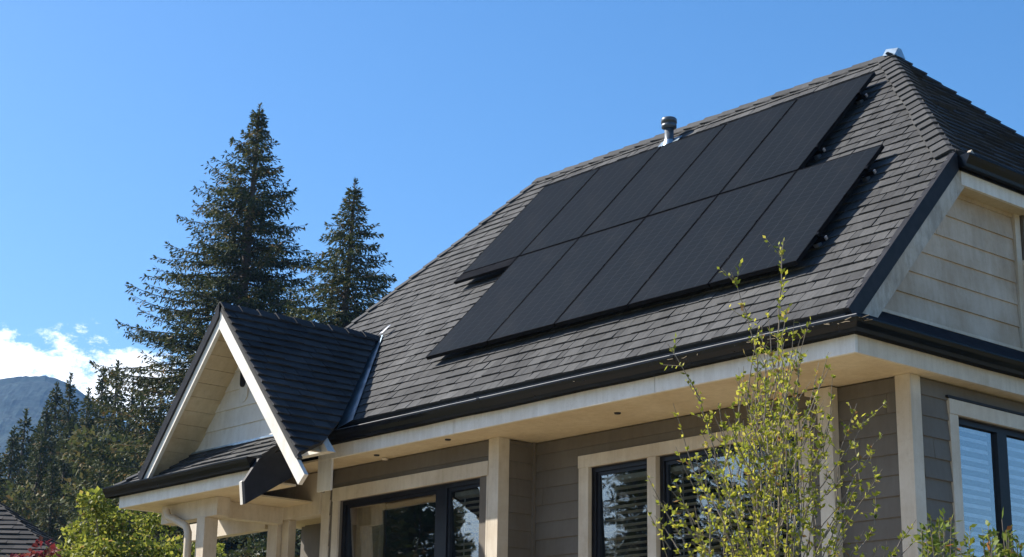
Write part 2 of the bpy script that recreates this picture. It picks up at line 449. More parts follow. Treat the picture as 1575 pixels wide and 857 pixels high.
# --- main front slope
O = Vector((0, EY, EZ))
XL = -18.95
poly = [(XL, 0), (XR, 0), (XR, rv(HZ)), (RX1, rv(RZ)), (RX0, rv(RZ))]
rb = MB()
rb.prism([O+fu*u+fv*v for u, v in poly], -fn*0.06)
roof = rb.build('roof', M['underlay'], house)
sb = MB()
courses(sb, O, fu, fv, poly, 0.150, 0.08, 0.22, 0.0145, r_, gap=0.006, jit=0.003, tjit=0.35, skew=0.014, lo=0.1, hi=0.9)
sb.build('front_shingles', M['shingle'], roof)
# --- right clipped hip
hl = math.hypot(RX1-XR, RZ-HZ); hs = (RZ-HZ)/hl; hc = (XR-RX1)/hl
hu = Vector((0,1,0)); hv = Vector((-hc,0,hs))
Oh = Vector((XR, 0, HZ)); BY = 2*RY-HY
hp = [(HY, 0), (BY, 0), (RY, hl)]
hn = hu.cross(hv)
rb = MB(); rb.prism([Oh+hu*u+hv*v for u, v in hp], -hn*0.06); rb.build('hip_deck', M['underlay'], roof)
sb = MB(); courses(sb, Oh, hu, hv, hp, 0.14, 0.16, 0.36, 0.024, r_, gap=0.006, jit=0.004, lo=0.1, hi=0.9)
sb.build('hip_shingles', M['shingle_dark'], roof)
# --- left hip and back slope
hl2 = math.hypot(RX0-XL, RZ-EZ); lv = Vector(((RX0-XL)/hl2, 0, (RZ-EZ)/hl2)); lu = Vector((0,-1,0)); ln = lu.cross(lv)
YB = 2*RY-EY
sb = MB(); sb.prism([(XL,EY,EZ),(XL,YB,EZ),(RX0,RY,RZ)], -ln*0.06)
courses(sb, (XL,0,EZ), lu, lv, [(-EY,0),(-YB,0),(-RY,hl2)], 0.156, 0.12, 0.28, 0.019, r_, lo=0.1, hi=0.9)
sb.build('side_shingles', M['shingle'], roof)
bu = Vector((-1,0,0)); bv = Vector((0,-CP,SP)); bn = bu.cross(bv)
sb = MB(); sb.prism([(XL,YB,EZ),(XR,YB,EZ),(XR,BY,HZ),(RX1,RY,RZ),(RX0,RY,RZ)], -bn*0.06)
courses(sb, (0,YB,EZ), bu, bv, [(-XL,0),(-XR,0),(-XR,rv(HZ)),(-RX1,rv(RZ)),(-RX0,rv(RZ))], 0.156, 0.12, 0.28, 0.019, r_, lo=0.1, hi=0.9)
sb.build('back_shingles', M['shingle'], roof)
# --- caps along the ridge and the hips
cb = MB(); caps(cb, (RX0-0.05,RY,RZ+0.02), (RX1+0.06,RY,RZ+0.02), fn, bn, 0.28, 0.14, 0.014, r_)
cb.build('ridge_cap', M['shingle'], roof)
cb = MB(); caps(cb, (XR-0.02,HY,HZ+0.015), (RX1,RY,RZ+0.015), fn, hn, 0.175, 0.16, 0.019, r_)
cb.build('hip_cap', M['shingle'], roof)
cb = MB(); caps(cb, (XR-0.02,BY,HZ+0.015), (RX1,RY,RZ+0.015), bn, hn, 0.19, 0.15, 0.024, r_)
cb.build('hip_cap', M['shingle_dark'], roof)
cb = MB(); caps(cb, (XL,EY,EZ+0.015), (RX0,RY,RZ+0.015), fn, ln, 0.24, 0.12, 0.016, r_)
cb.build('hip_cap', M['shingle'], roof)
# small metal peak cap where the ridge ends
pk = MB(); A = Vector((RX1-0.10,RY,RZ)); 
pk.prism([A+Vector((0.06,-0.10,-0.03)), A+Vector((0.06,-0.03,0.07)), A+Vector((0.06,0.03,0.07)), A+Vector((0.06,0.10,-0.03))], (0.16,0,-0.03))
pk.build('ridge_end_cap', M['flash'], roof)

# --- gutters (K profile), front and right
def gutter_profile(mb, path_dir, start, length, out, m0=0, m1=0):
    """open K gutter: start = point on the fascia at gutter top, out = unit vector away from the wall"""
    prof = [(0.0,0.0),(0.0,-0.115),(0.085,-0.115),(0.092,-0.085),(0.118,-0.045),(0.13,-0.012),(0.13,0.004),(0.112,0.006),(0.110,-0.004),(0.122,-0.008),(0.112,-0.043),(0.086,-0.08),(0.08,-0.108),(0.006,-0.108),(0.006,0.0)]
    s = Vector(start); d = Vector(path_dir); o = Vector(out)
    a = [s + o*p[0] + Vector((0,0,p[1])) for p in prof]; n = len(prof)
    nseg = max(1, int(length/0.6)); rr = random.Random(9)
    vs = []
    for k in range(nseg+1):
        w = Vector((0,0,rr.uniform(-0.004,0.004))) if 0 < k < nseg else Vector((0,0,0))
        vs += [p + d*((length*k/nseg) + (m1*prof[i][0] if k == nseg else m0*prof[i][0] if k == 0 else 0)) + w for i, p in enumerate(a)]
    mb.mesh(vs, [(k*n+i, k*n+(i+1) % n, (k+1)*n+(i+1) % n, (k+1)*n+i) for k in range(nseg) for i in range(n)], 0.5)
    for e, k in ((0, 0), (1, nseg)):
        if (m1 if e else m0): continue
        q = [s + o*p[0] + Vector((0,0,p[1])) + d*(length*e) for p in prof[:7]]
        mb.prism(q, d*(0.004 if e else -0.004))
GZ = 3.42; FY = 10.70; FX = -8.19; GX0 = -15.62
gb = MB(); gutter_profile(gb, (1,0,0), (GX0, FY, GZ), (FX-GX0), (0,-1,0), 0, 1)
for x in (-15.2, -12.75, -10.1):      # joint sleeves
    gutter_profile(gb, (1,0,0), (x, FY-0.004, GZ+0.004), 0.035, (0,-1,0))
gut = gb.build('gutter', M['gutter'], house)
gb = MB(); gutter_profile(gb, (0,1,0), (FX, FY, GZ), 7.9, (1,0,0), -1, 0); gb.build('gutter', M['gutter'], house)
lp = MB(); lp.tube([(GX0, FY-0.122, GZ+0.005), (FX+0.122, FY-0.122, GZ+0.006)], 0.008, 6); lp.build('gutter_lip', M['lip'], gut)  # grey tube: dust and the sun's glint along the lip, as colour
# litter in the front gutter
lb = MB(); lr = random.Random(21)
for i in range(520):
    x = lr.choice([lr.uniform(GX0+0.1, FX), lr.uniform(-10.0, FX), lr.uniform(-9.0, FX)]); y = FY - lr.uniform(0.01, 0.12); z = GZ - 0.02 + lr.uniform(-0.02, 0.012)
    a = lr.gauss(0, 0.35); L = lr.uniform(0.04, 0.22)
    lb.tube([(x, y, z), (x+L*0.5*math.cos(a), y+L*0.1*math.sin(a), z+lr.uniform(-0.004,0.016)), (x+L*math.cos(a), y+L*0.3*math.sin(a), z+lr.uniform(-0.01,0.012))], 0.0028, 3, lr.random())
tag(lb.build('needle_litter', M['litter'], gut), kind='stuff')
# drip edge under the shingles
db = MB(); db.box(XL, XR, EY-0.012, EY+0.01, EZ-0.14, EZ-0.035); db.build('drip_edge', M['gutter'], roof)
# --- fascia and soffit
SZ = 3.158
fb = MB()
for xa, xb in ((-15.64,-13.262),(-13.256,-10.42),(-10.414,FX)): fb.box(xa, xb, FY, FY+0.035, SZ, GZ+0.02)
fb.build('fascia', M['fascia'], house)
fb = MB(); fb.box(FX-0.035, FX, FY+0.037, 18.0, SZ, GZ+0.02); fb.build('fascia', M['cream'], house)
sf = MB(); sf.box(-17.35, FX-0.037, FY+0.037, 18.0, SZ+0.012, SZ+0.035)
soff = sf.build('soffit', M['soffit'], house)
for (x, y) in ((-13.6,10.9),(-11.35,11.15),(-14.9,10.95)):
    sv = MB(); sv.lathe([(0,0.0),(0.03,0.0),(0.034,0.012)], (x, y, SZ), 12); sv.build('soffit_plug', M['dark_wood'], soff)
# --- right rake: dark outer board and cream inner board
def along_rake(off0, off1, x0, x1, y_a, y_b):
    """board on the rake: off = depth below the roof surface measured along the normal"""
    def pt(y, off): 
        z = EZ + (y-EY)*TP; return Vector((0, y + off*SP, z - off*CP))
    q = [pt(y_a, off0), pt(y_b, off0), pt(y_b, off1), pt(y_a, off1)]
    return [Vector((x0, p.y, p.z)) for p in q], (x1-x0, 0, 0)
rk = MB(); rk.prism(*along_rake(-0.015, 0.125, XR-0.03, XR+0.035, EY+0.0, HY-0.02)); rk.build('rake_edge', M['dark_wood'], house)
rk = MB(); rk.prism(*along_rake(0.127, 0.285, XR-0.02, XR+0.02, EY+0.07, HY+0.16)); rk.build('rake_board', M['rake'], house)
rk = MB(); rk.prism(*along_rake(0.15, 0.17, XR-0.24, XR-0.022, EY+0.07, HY+0.1)); rk.build('rake_soffit', M['soffit'], house)
# --- clipped hip eave: gutter, fascia, soffit
jg = MB(); gutter_profile(jg, (0,1,0), (XR+0.03, HY+0.0, HZ-0.045), BY-HY, (1,0,0)); jg.build('gutter', M['gutter'], house)
jf = MB(); jf.box(XR-0.005, XR+0.028, HY+0.05, BY-0.05, HZ-0.30, HZ-0.045); jf.build('fascia', M['fascia'], house)
js = MB(); js.box(-8.62, XR-0.006, HY+0.0, BY, HZ-0.285, HZ-0.262); js.build('soffit', M['soffit'], house)
jd = MB(); jd.box(XR+0.03, XR+0.05, HY+0.02, BY-0.02, HZ-0.175, HZ-0.16); jd.build('drip_edge', M['gutter'], house)
# --- right gable wall with lap siding
GWX = -8.47
gz0 = 3.70; gz1 = HZ-0.285
def gy(z): return EY + (z-EZ)/TP + 0.10
wall = MB(); wall.prism([(GWX-0.02, gy(gz0)-0.2, gz0-0.5), (GWX-0.02, gy(gz1), gz1+0.05), (GWX-0.02, 2*RY-gy(gz1), gz1+0.05), (GWX-0.02, 2*RY-gy(gz0)+0.2, gz0-0.5)], (-0.12,0,0))
gw = wall.build('gable_wall', M['cream_lap'], house)
sb = MB(); courses(sb, (GWX-0.018, 0, 0), (0,1,0), (0,0,1), [(gy(gz0), gz0), (13.53, gz0), (13.53, gz1), (gy(gz1), gz1)], 0.2125, 1.2, 3.6, 0.016, r_, gap=0.002, tjit=0.1, lo=0.35, hi=0.65)
sb.build('lap_siding', M['cream_lap'], gw); sb = MB()
courses(sb, (GWX-0.018, 0, 0), (0,1,0), (0,0,1), [(14.97, gz0), (2*RY-gy(gz0), gz0), (2*RY-gy(gz1), gz1), (14.97, gz1)], 0.2125, 1.2, 3.6, 0.016, r_, gap=0.002, tjit=0.1, lo=0.35, hi=0.65)
sb.build('lap_siding', M['cream_lap'], gw)
sb = MB(); sb.box(GWX-0.02, GWX+0.05, 13.63, 14.94, 4.575, gz1-0.004); sb.build('shade_panel', M['taupe_trim'], gw)  # dark box painted in place of the shade below the soffit
sb = MB(); sb.box(GWX-0.02, GWX+0.022, 13.535, 13.62, 3.68, gz1); sb.box(GWX-0.02, GWX+0.03, 10.9, 13.53, 3.672, 3.70); sb.build('corner_board', M['cream'], gw)
sb = MB(); sb.box(GWX-0.02, GWX+0.16, 13.625, 14.9, 3.68, 4.52); sb.box(GWX-0.02, GWX+0.20, 13.62, 14.95, 4.522, 4.57)
sb.build('bumped_out_panel', M['cream'], gw)
# --- skirt between gable wall and right gutter
sk = MB()
sk.prism([(GWX+0.03,11.0,3.668), (GWX+0.03,18,3.668), (FX-0.10,18,3.545), (FX-0.10,10.90,3.545)], (0,0,-0.03))
sk.prism([(FX-0.101,10.86,3.545), (FX-0.101,18,3.545), (FX-0.02,18,3.47), (FX-0.02,10.76,3.47)], (0,0,-0.04))
sk.box(FX-0.13, FX-0.004, 10.72, 18, 3.425, 3.458)
sk.build('skirt_flashing', M['dark_wood'], house)

# ------------------------------------------------------------------ walls
WY = 11.69; WXR = -8.40; BWY = 11.20; BXR = -13.13; BXL = -16.21; Z0 = -0.4
def wall_front(name, y, x0, x1, holes, exp=0.176, phase=0.0):
    b = MB()
    rects = [(x0, Z0, x1, SZ)]
    for h in holes: rects = minus(rects, h)
    for (a, c, d, e) in rects: b.box(a, d, y, y+0.14, c, e)
    w = b.build(name, M['taupe'], house)
    s = MB(); courses(s, (0, y, phase), (1,0,0), (0,0,1), [(x0, Z0), (x1, Z0), (x1, SZ-phase), (x0, SZ-phase)], exp, 1.4, 3.6, 0.017, r_, holes=[(h[0]-0.005, h[1]-phase-0.005, h[2]+0.005, h[3]-phase+0.005) for h in holes], gap=0.003, tjit=0.15, lo=0.3, hi=0.7)
    s.build('lap_siding', M['taupe'], w)
    return w
# front, recessed part with the middle window
MW = (-12.30, 1.25, -9.58, 2.82)
wall_front('front_wall', WY, BXR, WXR-0.001, [MW], phase=0.09)
# bay front
BW = (-15.90, 1.62, -13.29, 2.79)
wall_front('bay_wall', BWY, BXL, BXR, [BW], phase=0.05)
# bay return, facing right
b = MB(); b.box(BXR-0.14, BXR-0.002, BWY+0.142, WY-0.002, Z0, SZ); w = b.build('bay_wall', M['taupe'], house)
s = MB(); courses(s, (BXR-0.002, 0, 0.0), (0,1,0), (0,0,1), [(BWY+0.12, Z0), (WY, Z0), (WY, SZ), (BWY+0.12, SZ)], 0.176, 1, 2, 0.017, r_, lo=0.3, hi=0.7); s.build('lap_siding', M['taupe'], w)
# right wall with its window
RW = (12.33, 1.25, 14.35, 2.90)
b = MB()
rects = minus([(WY+0.002, Z0, 17.2, SZ)], RW)
for (a, c, d, e) in rects: b.box(WXR-0.14, WXR, a, d, c, e)
w = b.build('side_wall', M['taupe'], house)
s = MB(); courses(s, (WXR, 0, 0.07), (0,1,0), (0,0,1), [(WY+0.13, Z0), (17.2, Z0), (17.2, SZ-0.07), (WY+0.13, SZ-0.07)], 0.176, 1.4, 3.6, 0.017, r_, holes=[(RW[0]-0.005, RW[1]-0.075, RW[2]+0.005, RW[3]-0.065)], lo=0.3, hi=0.7)
s.build('lap_siding', M['taupe'], w)
# back and left walls, floor, ceiling, so that the rooms are dark
b = MB(); b.box(-18.2, WXR-0.001, 17.202, 17.35, Z0, SZ); b.build('back_wall', M['taupe'], house)
b = MB(); b.box(-18.3, -18.15, 12.3, 17.2, Z0, SZ); b.box(-18.15, -16.9, 12.25, 12.38, Z0, SZ); b.build('side_wall', M['taupe'], house)
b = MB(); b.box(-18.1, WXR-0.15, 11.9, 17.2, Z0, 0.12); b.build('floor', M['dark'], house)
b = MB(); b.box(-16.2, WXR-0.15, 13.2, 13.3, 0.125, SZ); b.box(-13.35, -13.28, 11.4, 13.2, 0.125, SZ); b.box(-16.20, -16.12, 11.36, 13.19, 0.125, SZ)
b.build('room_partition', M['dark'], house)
# corner boards
def cb_(name, boxes, mat='cream'):
    b = MB()
    for q in boxes: b.box(*q)
    return b.build(name, M[mat], house)
cb_('corner_board', [(WXR-0.13, WXR+0.024, WY-0.024, WY+0.118, Z0, SZ+0.01)])
cb_('corner_board', [(BXR-0.135, BXR+0.024, BWY-0.026, BWY+0.118, Z0, SZ+0.01)])
cb_('corner_board', [(BXL-0.03, BXL+0.13, BWY-0.024, BWY+0.1, Z0, 2.96)])
cb_('corner_board', [(BXR, BXR+0.045, WY-0.045, WY-0.018, Z0, SZ+0.01)], 'taupe')
# --- windows
def blind_front(x0, x1, z0, z1, y, mat, pitch=0.062, tilt=0.35):
    b = MB(); z = z1-0.05; lr = random.Random(int(abs(x0)*100))
    b.box(x0, x1, y-0.02, y+0.03, z1-0.05, z1)
    while z > z0:
        dz = lr.uniform(-0.004, 0.004)
        b.prism([(x0, y, z+dz), (x1, y, z+dz*0.3), (x1, y+0.045, z-tilt*0.045+dz*0.3), (x0, y+0.045, z-tilt*0.045+dz)], (0,0,-0.003), lr.uniform(0.3,0.7)); z -= pitch
    for x in (x0+0.12, x1-0.12): b.box(x-0.006, x+0.006, y+0.018, y+0.024, z0, z1)
    return b
def window_front(name_trim, y, hole, splits, jl, jr, head, blind=None, right_inner=None):
    """splits = list of (x0, x1) sash openings inside the hole; trim boards sit proud of the siding"""
    x0, z0, x1, z1 = hole
    f = MB(); yy = y+0.035
    prev = x0
    f.box(x0, x1, yy, yy+0.08, z1-0.05, z1); f.box(x0, x1, yy, yy+0.08, z0, z0+0.05)
    xs = [x0] + [v for sp in splits for v in sp] + [x1]
    for i in range(0, len(xs), 2): f.box(xs[i], xs[i+1], yy+0.001, yy+0.079, z0+0.05, z1-0.05)
    for (a, c) in splits:            # sash
        for q in ((a, a+0.035, z0+0.05, z1-0.05), (c-0.035, c, z0+0.05, z1-0.05)): f.box(q[0], q[1], yy+0.02, yy+0.06, q[2], q[3])
        f.box(a+0.035, c-0.035, yy+0.02, yy+0.06, z1-0.085, z1-0.05); f.box(a+0.035, c-0.035, yy+0.02, yy+0.06, z0+0.05, z0+0.085)
    w = f.build('window', M['frame'], house)
    for (a, c) in splits:
        g = MB(); lean = math.tan(R(3.0 if name_trim == 'b' else 2.0)); zt_, zb_ = z1-0.086, z0+0.086      # panes tilted on purpose to steer their reflections past the porch
        g.prism([(a+0.036, yy+0.032, zt_), (c-0.036, yy+0.032, zt_), (c-0.036, yy+0.032+lean*(zt_-zb_), zb_), (a+0.036, yy+0.032+lean*(zt_-zb_), zb_)], (0, 0.006, 0)); g.build('pane', M['glass'], w)
    t = MB(); t.box(jl[0], jr[1], y-0.034, y+0.02, z1+0.001 if head[0] is None else head[0], head[1]); t.build('head_trim', M['cream'], w)
    for j in (jl, jr):
        t = MB(); t.box(j[0]+0.004, j[1], y-0.027, y+0.02, z0-0.1, head[0]-0.001); t.build('jamb_trim', M['cream'], w)
    t = MB(); t.box(jl[0]-0.02, jr[1]+0.02, y-0.05, y+0.02, z0-0.16, z0-0.101); t.build('sill', M['cream'], w)
    return w
w = window_front('m', WY, MW, [(-12.245, -11.475), (-11.30, -9.65)], (-12.436, -12.292), (-9.60, -9.46), (2.822, 2.945))
t = MB(); t.box(-11.468, -11.354, WY-0.026, WY+0.034, MW[1], 2.820); t.build('mullion_trim', M['cream'], w)
blind_front(-12.2, -11.5, MW[1], 2.72, WY+0.13, 'blind').build('blind', M['blind'], w)
blind_front(-11.28, -9.68, MW[1], 2.72, WY+0.13, 'blind').build('blind', M['blind'], w)
w = window_front('b', BWY, BW, [(-15.85, -14.19), (-14.01, -13.44)], (-16.02, -15.902), (-13.295, -13.268), (2.792, 2.94))
t = MB(); t.box(-13.41, -13.30, BWY-0.015, BWY+0.034, BW[1], 2.788); t.build('jamb_liner', M['taupe_trim'], w)
t = MB(); cr = random.Random(4)
cx = np.linspace(-15.85, -15.28, 40)
vs = [(x, BWY+0.2+0.03*math.sin(i*1.1)+0.008*math.sin(i*2.7), z) for z in (0.9, 2.75) for i, x in enumerate(cx)]
t.mesh(vs, [(i, i+1, 40+i+1, 40+i) for i in range(39)], 0.5, 0, True); t.build('curtain', M['curtain'], w)
blind_front(-13.98, -13.46, BW[1], 2.7, BWY+0.14, 'blind').build('blind', M['blind'], w)
# right window, facing +X
f = MB(); y0, z0, y1, z1 = RW; xx = WXR-0.10
f.box(xx, xx+0.07, y0, y1, z1-0.055, z1); f.box(xx, xx+0.07, y0, y1, z0, z0+0.05)
for a, c in ((y0, y0+0.045), (12.99, 13.14), (y1-0.05, y1)): f.box(xx+0.001, xx+0.069, a, c, z0+0.05, z1-0.055)
w = f.build('window', M['frame'], house)
for a, c in ((y0+0.045, 12.99), (13.14, y1-0.05)):
    g = MB(); g.box(xx+0.03, xx+0.036, a+0.001, c-0.001, z0+0.051, z1-0.056); g.build('pane', M['glass_side'], w)
    b = MB(); z = z1-0.06; lr = random.Random(2)
    while z > z0:
        b.prism([(xx+0.0, a+0.02, z), (xx+0.0, c-0.06, z+lr.uniform(-.003,.003)), (xx+0.004, c-0.06, z-0.032), (xx+0.004, a+0.02, z-0.032)], (-0.003,0,-0.001), lr.uniform(0.3,0.7)); z -= 0.084*lr.uniform(0.9,1.1)
    b.build('blind', M['blind_pale'], w)
t = MB(); t.box(WXR-0.02, WXR+0.036, 12.20, 14.5, 2.902, 3.03); t.build('head_trim', M['cream'], w)
for a, c in ((12.205, 12.33), (14.36, 14.49)):
    t = MB(); t.box(WXR-0.02, WXR+0.028, a, c, z0-0.1, 2.900); t.build('jamb_trim', M['cream'], w)
t = MB(); t.box(WXR-0.02, WXR+0.05, 12.18, 14.52, z0-0.16, z0-0.101); t.build('sill', M['cream'], w)
# head flashing over the side window
t = MB(); t.box(WXR-0.01, WXR+0.045, 12.17, 14.53, 3.034, 3.055); t.build('head_flashing', M['dark_wood'], w)
# cream downspout casing on the recessed wall, with a haunch at the soffit
d = MB(); d.box(-9.30, -9.145, WY-0.11, WY-0.02, Z0, SZ-0.002)
d.prism([(-9.301, WY-0.108, SZ-0.002), (-9.301, WY-0.108, SZ-0.13), (-9.345, WY-0.108, SZ-0.065), (-9.44, WY-0.108, SZ-0.045), (-9.44, WY-0.108, SZ-0.002)], (0,0.08,0))
d.build('downspout_casing', M['cream'], house)
# small dark wedge-shaped block under the soffit at the left of the bay
d = MB(); d.prism([(-16.19,BWY-0.13,SZ-0.003), (-16.03,BWY-0.13,SZ-0.003), (-16.03,BWY-0.13,SZ-0.16), (-16.19,BWY-0.13,SZ-0.245)], (0,0.10,0)); d.build('soffit_wedge', M['dark_wood'], house)
d = MB(); d.lathe([(0,0.0),(0.035,0.0),(0.04,0.02)], (-15.0, BWY-0.06, SZ-0.012), 14); d.build('soffit_hook', M['cream'], house)

# ------------------------------------------------------------------ front gable over the porch
DX, DZ, DY = -16.36, 4.93, 9.77
DP = R(48.3); DT = math.tan(DP); dc, ds = math.cos(DP), math.sin(DP)
def back_y(z): return EY + (z-EZ)/TP             # where the gable roof meets the main slope
# right slope, cut back along the gutter and the valley
ru = Vector((0,1,0)); rvv = Vector((-dc,0,ds)); rn = ru.cross(rvv)
ZB = 2.98
def dv(z): return (z-ZB)/ds
Od = Vector((DX+(DZ-ZB)/DT, 0, ZB))
polyR = [(DY-0.03, dv(2.99)), (10.2, dv(3.215)), (back_y(3.53)-0.15, dv(3.53)), (back_y(DZ)-0.07, dv(DZ)), (DY-0.03, dv(DZ))]
gab = MB(); gab.prism([Od+ru*u+rvv*v for u, v in polyR], -rn*0.05)
gab = gab.build('gable_roof', M['underlay'], house)
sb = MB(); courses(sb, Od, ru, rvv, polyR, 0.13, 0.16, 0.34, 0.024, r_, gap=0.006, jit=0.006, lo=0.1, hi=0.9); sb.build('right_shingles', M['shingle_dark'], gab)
# left slope
lu_ = Vector((0,-1,0)); lvv = Vector((dc,0,ds)); lnn = lu_.cross(lvv)
ZL = 3.12
Ol = Vector((DX-(DZ-ZL)/DT, 0, ZL)); LL = (DZ-ZL)/ds
polyL = [(-DY+0.03, 0), (-12.4, 0), (-back_y(DZ)-0.3, LL), (-DY+0.03, LL)]
sb = MB(); sb.prism([Ol+lu_*u+lvv*v for u, v in polyL], -lnn*0.05)
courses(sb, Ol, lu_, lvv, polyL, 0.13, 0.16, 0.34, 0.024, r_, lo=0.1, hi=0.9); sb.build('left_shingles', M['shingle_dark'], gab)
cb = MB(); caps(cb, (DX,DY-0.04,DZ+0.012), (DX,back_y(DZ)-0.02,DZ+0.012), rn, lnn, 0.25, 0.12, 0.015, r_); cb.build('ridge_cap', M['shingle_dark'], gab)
# valley flashing on the main roof and the little end tab
vt = Vector((DX, back_y(DZ), DZ)); vb = Vector((DX+(DZ-3.50)/DT, back_y(3.50), 3.50))
dv_ = (vb-vt).normalized(); sd = dv_.cross(fn).normalized()
if sd.x < 0: sd = -sd
fl = MB(); fl.prism([vt+fn*0.03-sd*0.08, vb+fn*0.03-sd*0.16, vb+fn*0.03+sd*0.055, vt+fn*0.03+sd*0.03], fn*0.004)
fl.build('valley_flashing', M['flash'], gab)
fl = MB(); q = vt+fn*0.05+Vector((0.02,-0.03,0)); fl.prism([q, q+Vector((0.07,0,0)), q+Vector((0.10,0.10,0.115)), q+Vector((0.06,0.10,0.11))], fn*0.004); fl.build('flashing_tab', M['alu'], gab)
# rake boards on the gable front
def rk_board(side, off0, off1, z_lo, y0, y1, cut=0.0):
    """board under the roof surface, off measured along the slope normal; side +1 right, -1 left"""
    def pt(z, off): 
        x = (DZ-z)/DT; return (DX + side*(x - off*ds), z - off*dc)
    ztop = DZ
    # plumb cut at the peak: both offsets end on the ridge plane
    a = [(DX, DZ - off0/dc), (DX, DZ - off1/dc)]
    lo0 = pt(z_lo, off0); lo1 = pt(z_lo+cut, off1)
    q = [a[0], lo0, lo1, a[1]]
    return [Vector((p[0], y0, p[1])) for p in q], (0, y1-y0, 0)
k = MB(); k.prism(*rk_board(1, 0.045, 0.19, 2.80, DY-0.025, DY+0.025)); k.build('rake_board', M['fascia'], gab)
k = MB(); k.prism(*rk_board(-1, 0.10, 0.185, 3.16, DY-0.02, DY+0.025)); k.build('rake_board', M['fascia'], gab)
k = MB(); k.prism(*rk_board(-1, 0.0, 0.099, 3.13, DY-0.045, DY+0.03)); k.build('rake_edge', M['dark_wood'], gab)
k = MB(); k.prism(*rk_board(1, 0.012, 0.044, 2.97, DY-0.028, DY+0.03)); k.build('rake_edge', M['shingle'], gab)
# soffits under the overhang (tongue and groove boards) and the wall behind
GY = 10.22
for side in (1, -1):
    k = MB(); nb = 12; lz = 3.2
    for i in range(nb):
        s0, s1 = i/nb, (i+1)/nb - 0.0022
        def sp(s, o): 
            z = DZ - (DZ-lz)*s; x = (DZ-z)/DT; return Vector((DX + side*(x-o*ds), 0, z-o*dc))
        if i == 0: continue
        q = [sp(s0, 0.15), sp(s1, 0.15), sp(s1, 0.135), sp(s0, 0.135)]
        k.prism([Vector((p.x, DY+0.026, p.z)) for p in q], (0, GY-DY+0.1, 0), rng.uniform(0.35,0.65))
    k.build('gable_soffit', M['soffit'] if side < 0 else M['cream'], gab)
gzb = 3.41
def ghw(z): return (DZ - 0.19 - z)/DT
k = MB(); k.prism([(DX-ghw(gzb-0.3)-0.1, GY+0.02, gzb-0.3), (DX+ghw(gzb-0.3)+0.1, GY+0.02, gzb-0.3), (DX, GY+0.02, DZ-0.16)], (0,0.1,0))
gwall = k.build('gable_front_wall', M['white_gable'], house)
k = MB(); courses(k, (0, GY+0.018, 0), (1,0,0), (0,0,1), [(DX-ghw(gzb)-0.05, gzb), (DX+ghw(gzb)+0.05, gzb), (DX, DZ-0.17)], 0.215, 1.5, 3, 0.015, r_, gap=0.002, lo=0.4, hi=0.6)
k.build('lap_siding', M['white_gable'], gwall)
k = MB(); k.box(DX-1.2, DX+1.1, GY-0.016, GY+0.0, gzb-0.02, gzb+0.03); k.build('base_trim', M['fascia'], gwall)
k = MB(); k.box(DX-1.25, DX+1.12, GY-0.05, GY-0.017, gzb-0.05, gzb-0.0); k.build('base_flashing', M['flash'], gwall)
# oblong vent with a rounded back plate
vc = onY(374, 579, GY-0.02); vent = MB()
def oblong(cx, cz, hw, hh, y, n=10):
    pts = []
    for i in range(n+1): a = math.pi*i/n; pts.append(Vector((cx+hw*math.cos(a), y, cz+hh-hw+hw*math.sin(a))))
    for i in range(n+1): a = math.pi+math.pi*i/n; pts.append(Vector((cx+hw*math.cos(a), y, cz-hh+hw+hw*math.sin(a))))
    return pts
vent.prism(oblong(vc.x+0.01, vc.z-0.10, 0.085, 0.20, GY-0.012), (0,0.02,0)); v0 = vent.build('gable_vent', M['white_gable'], gwall)
vent = MB(); vent.prism(oblong(vc.x, vc.z, 0.05, 0.125, GY-0.03), (0,0.017,0)); vent.build('vent_opening', M['frame'], v0)

# --- pent roof below the gable, with gutter, fascia, soffit
PY, PZ = 9.80, 3.07
pu = Vector((1,0,0)); pvv = Vector((0, GY-0.02-PY, gzb-0.02-PZ)); PL = pvv.length; pvv.normalize(); pnn = pu.cross(pvv)
PX0, PX1 = -18.62, -15.40
polyP = [(PX0, 0), (PX1, 0), (PX1, PL), (PX0+0.36, PL)]
k = MB(); k.prism([Vector((u, PY, PZ))+pvv*v for u, v in polyP], -pnn*0.05)
pent = k.build('pent_roof', M['underlay'], house)
k = MB(); courses(k, (0,PY,PZ), pu, pvv, polyP, 0.115, 0.15, 0.3, 0.02, r_, jit=0.006, lo=0.1, hi=0.9); k.build('front_shingles', M['shingle'], pent)
k = MB()
wv = Vector((0.36,0,gzb-0.02-PZ)); wl = wv.length; wv.normalize(); wu = Vector((0,-1,0)); wn = wu.cross(wv)
k.prism([(PX0,PY,PZ),(PX0,13.0,PZ),(PX0+0.36,13.0,gzb-0.02),(PX0+0.36,GY-0.02,gzb-0.02)], -wn*0.05)
courses(k, (PX0,0,PZ), wu, wv, [(-PY,0),(-13.0,0),(-13.0,wl),(-GY+0.02,wl)], 0.115, 0.15, 0.3, 0.02, r_, lo=0.1, hi=0.9)
k.prism([(PX0+0.36,GY-0.02,gzb-0.03),(PX0+0.36,13.0,gzb-0.03),(DX-1.0,13.0,gzb-0.03),(DX-1.0,GY-0.02,gzb-0.03)], (0,0,-0.03))
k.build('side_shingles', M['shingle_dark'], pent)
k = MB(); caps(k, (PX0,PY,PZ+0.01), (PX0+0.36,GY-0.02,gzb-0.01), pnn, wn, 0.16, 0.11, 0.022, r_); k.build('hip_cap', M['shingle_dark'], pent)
k = MB(); gutter_profile(k, (1,0,0), (PX0-0.05, PY-0.02, PZ-0.015), (-15.47-PX0+0.05), (0,-1,0)); k.build('gutter', M['gutter'], pent)
k = MB(); k.box(-18.47, -15.48, PY-0.018, PY+0.015, 2.805, PZ-0.02); k.build('fascia', M['fascia'], pent)
k = MB(); k.box(-18.47, -18.44, PY+0.017, 13.0, 2.805, PZ-0.02); k.build('fascia', M['fascia'], pent)
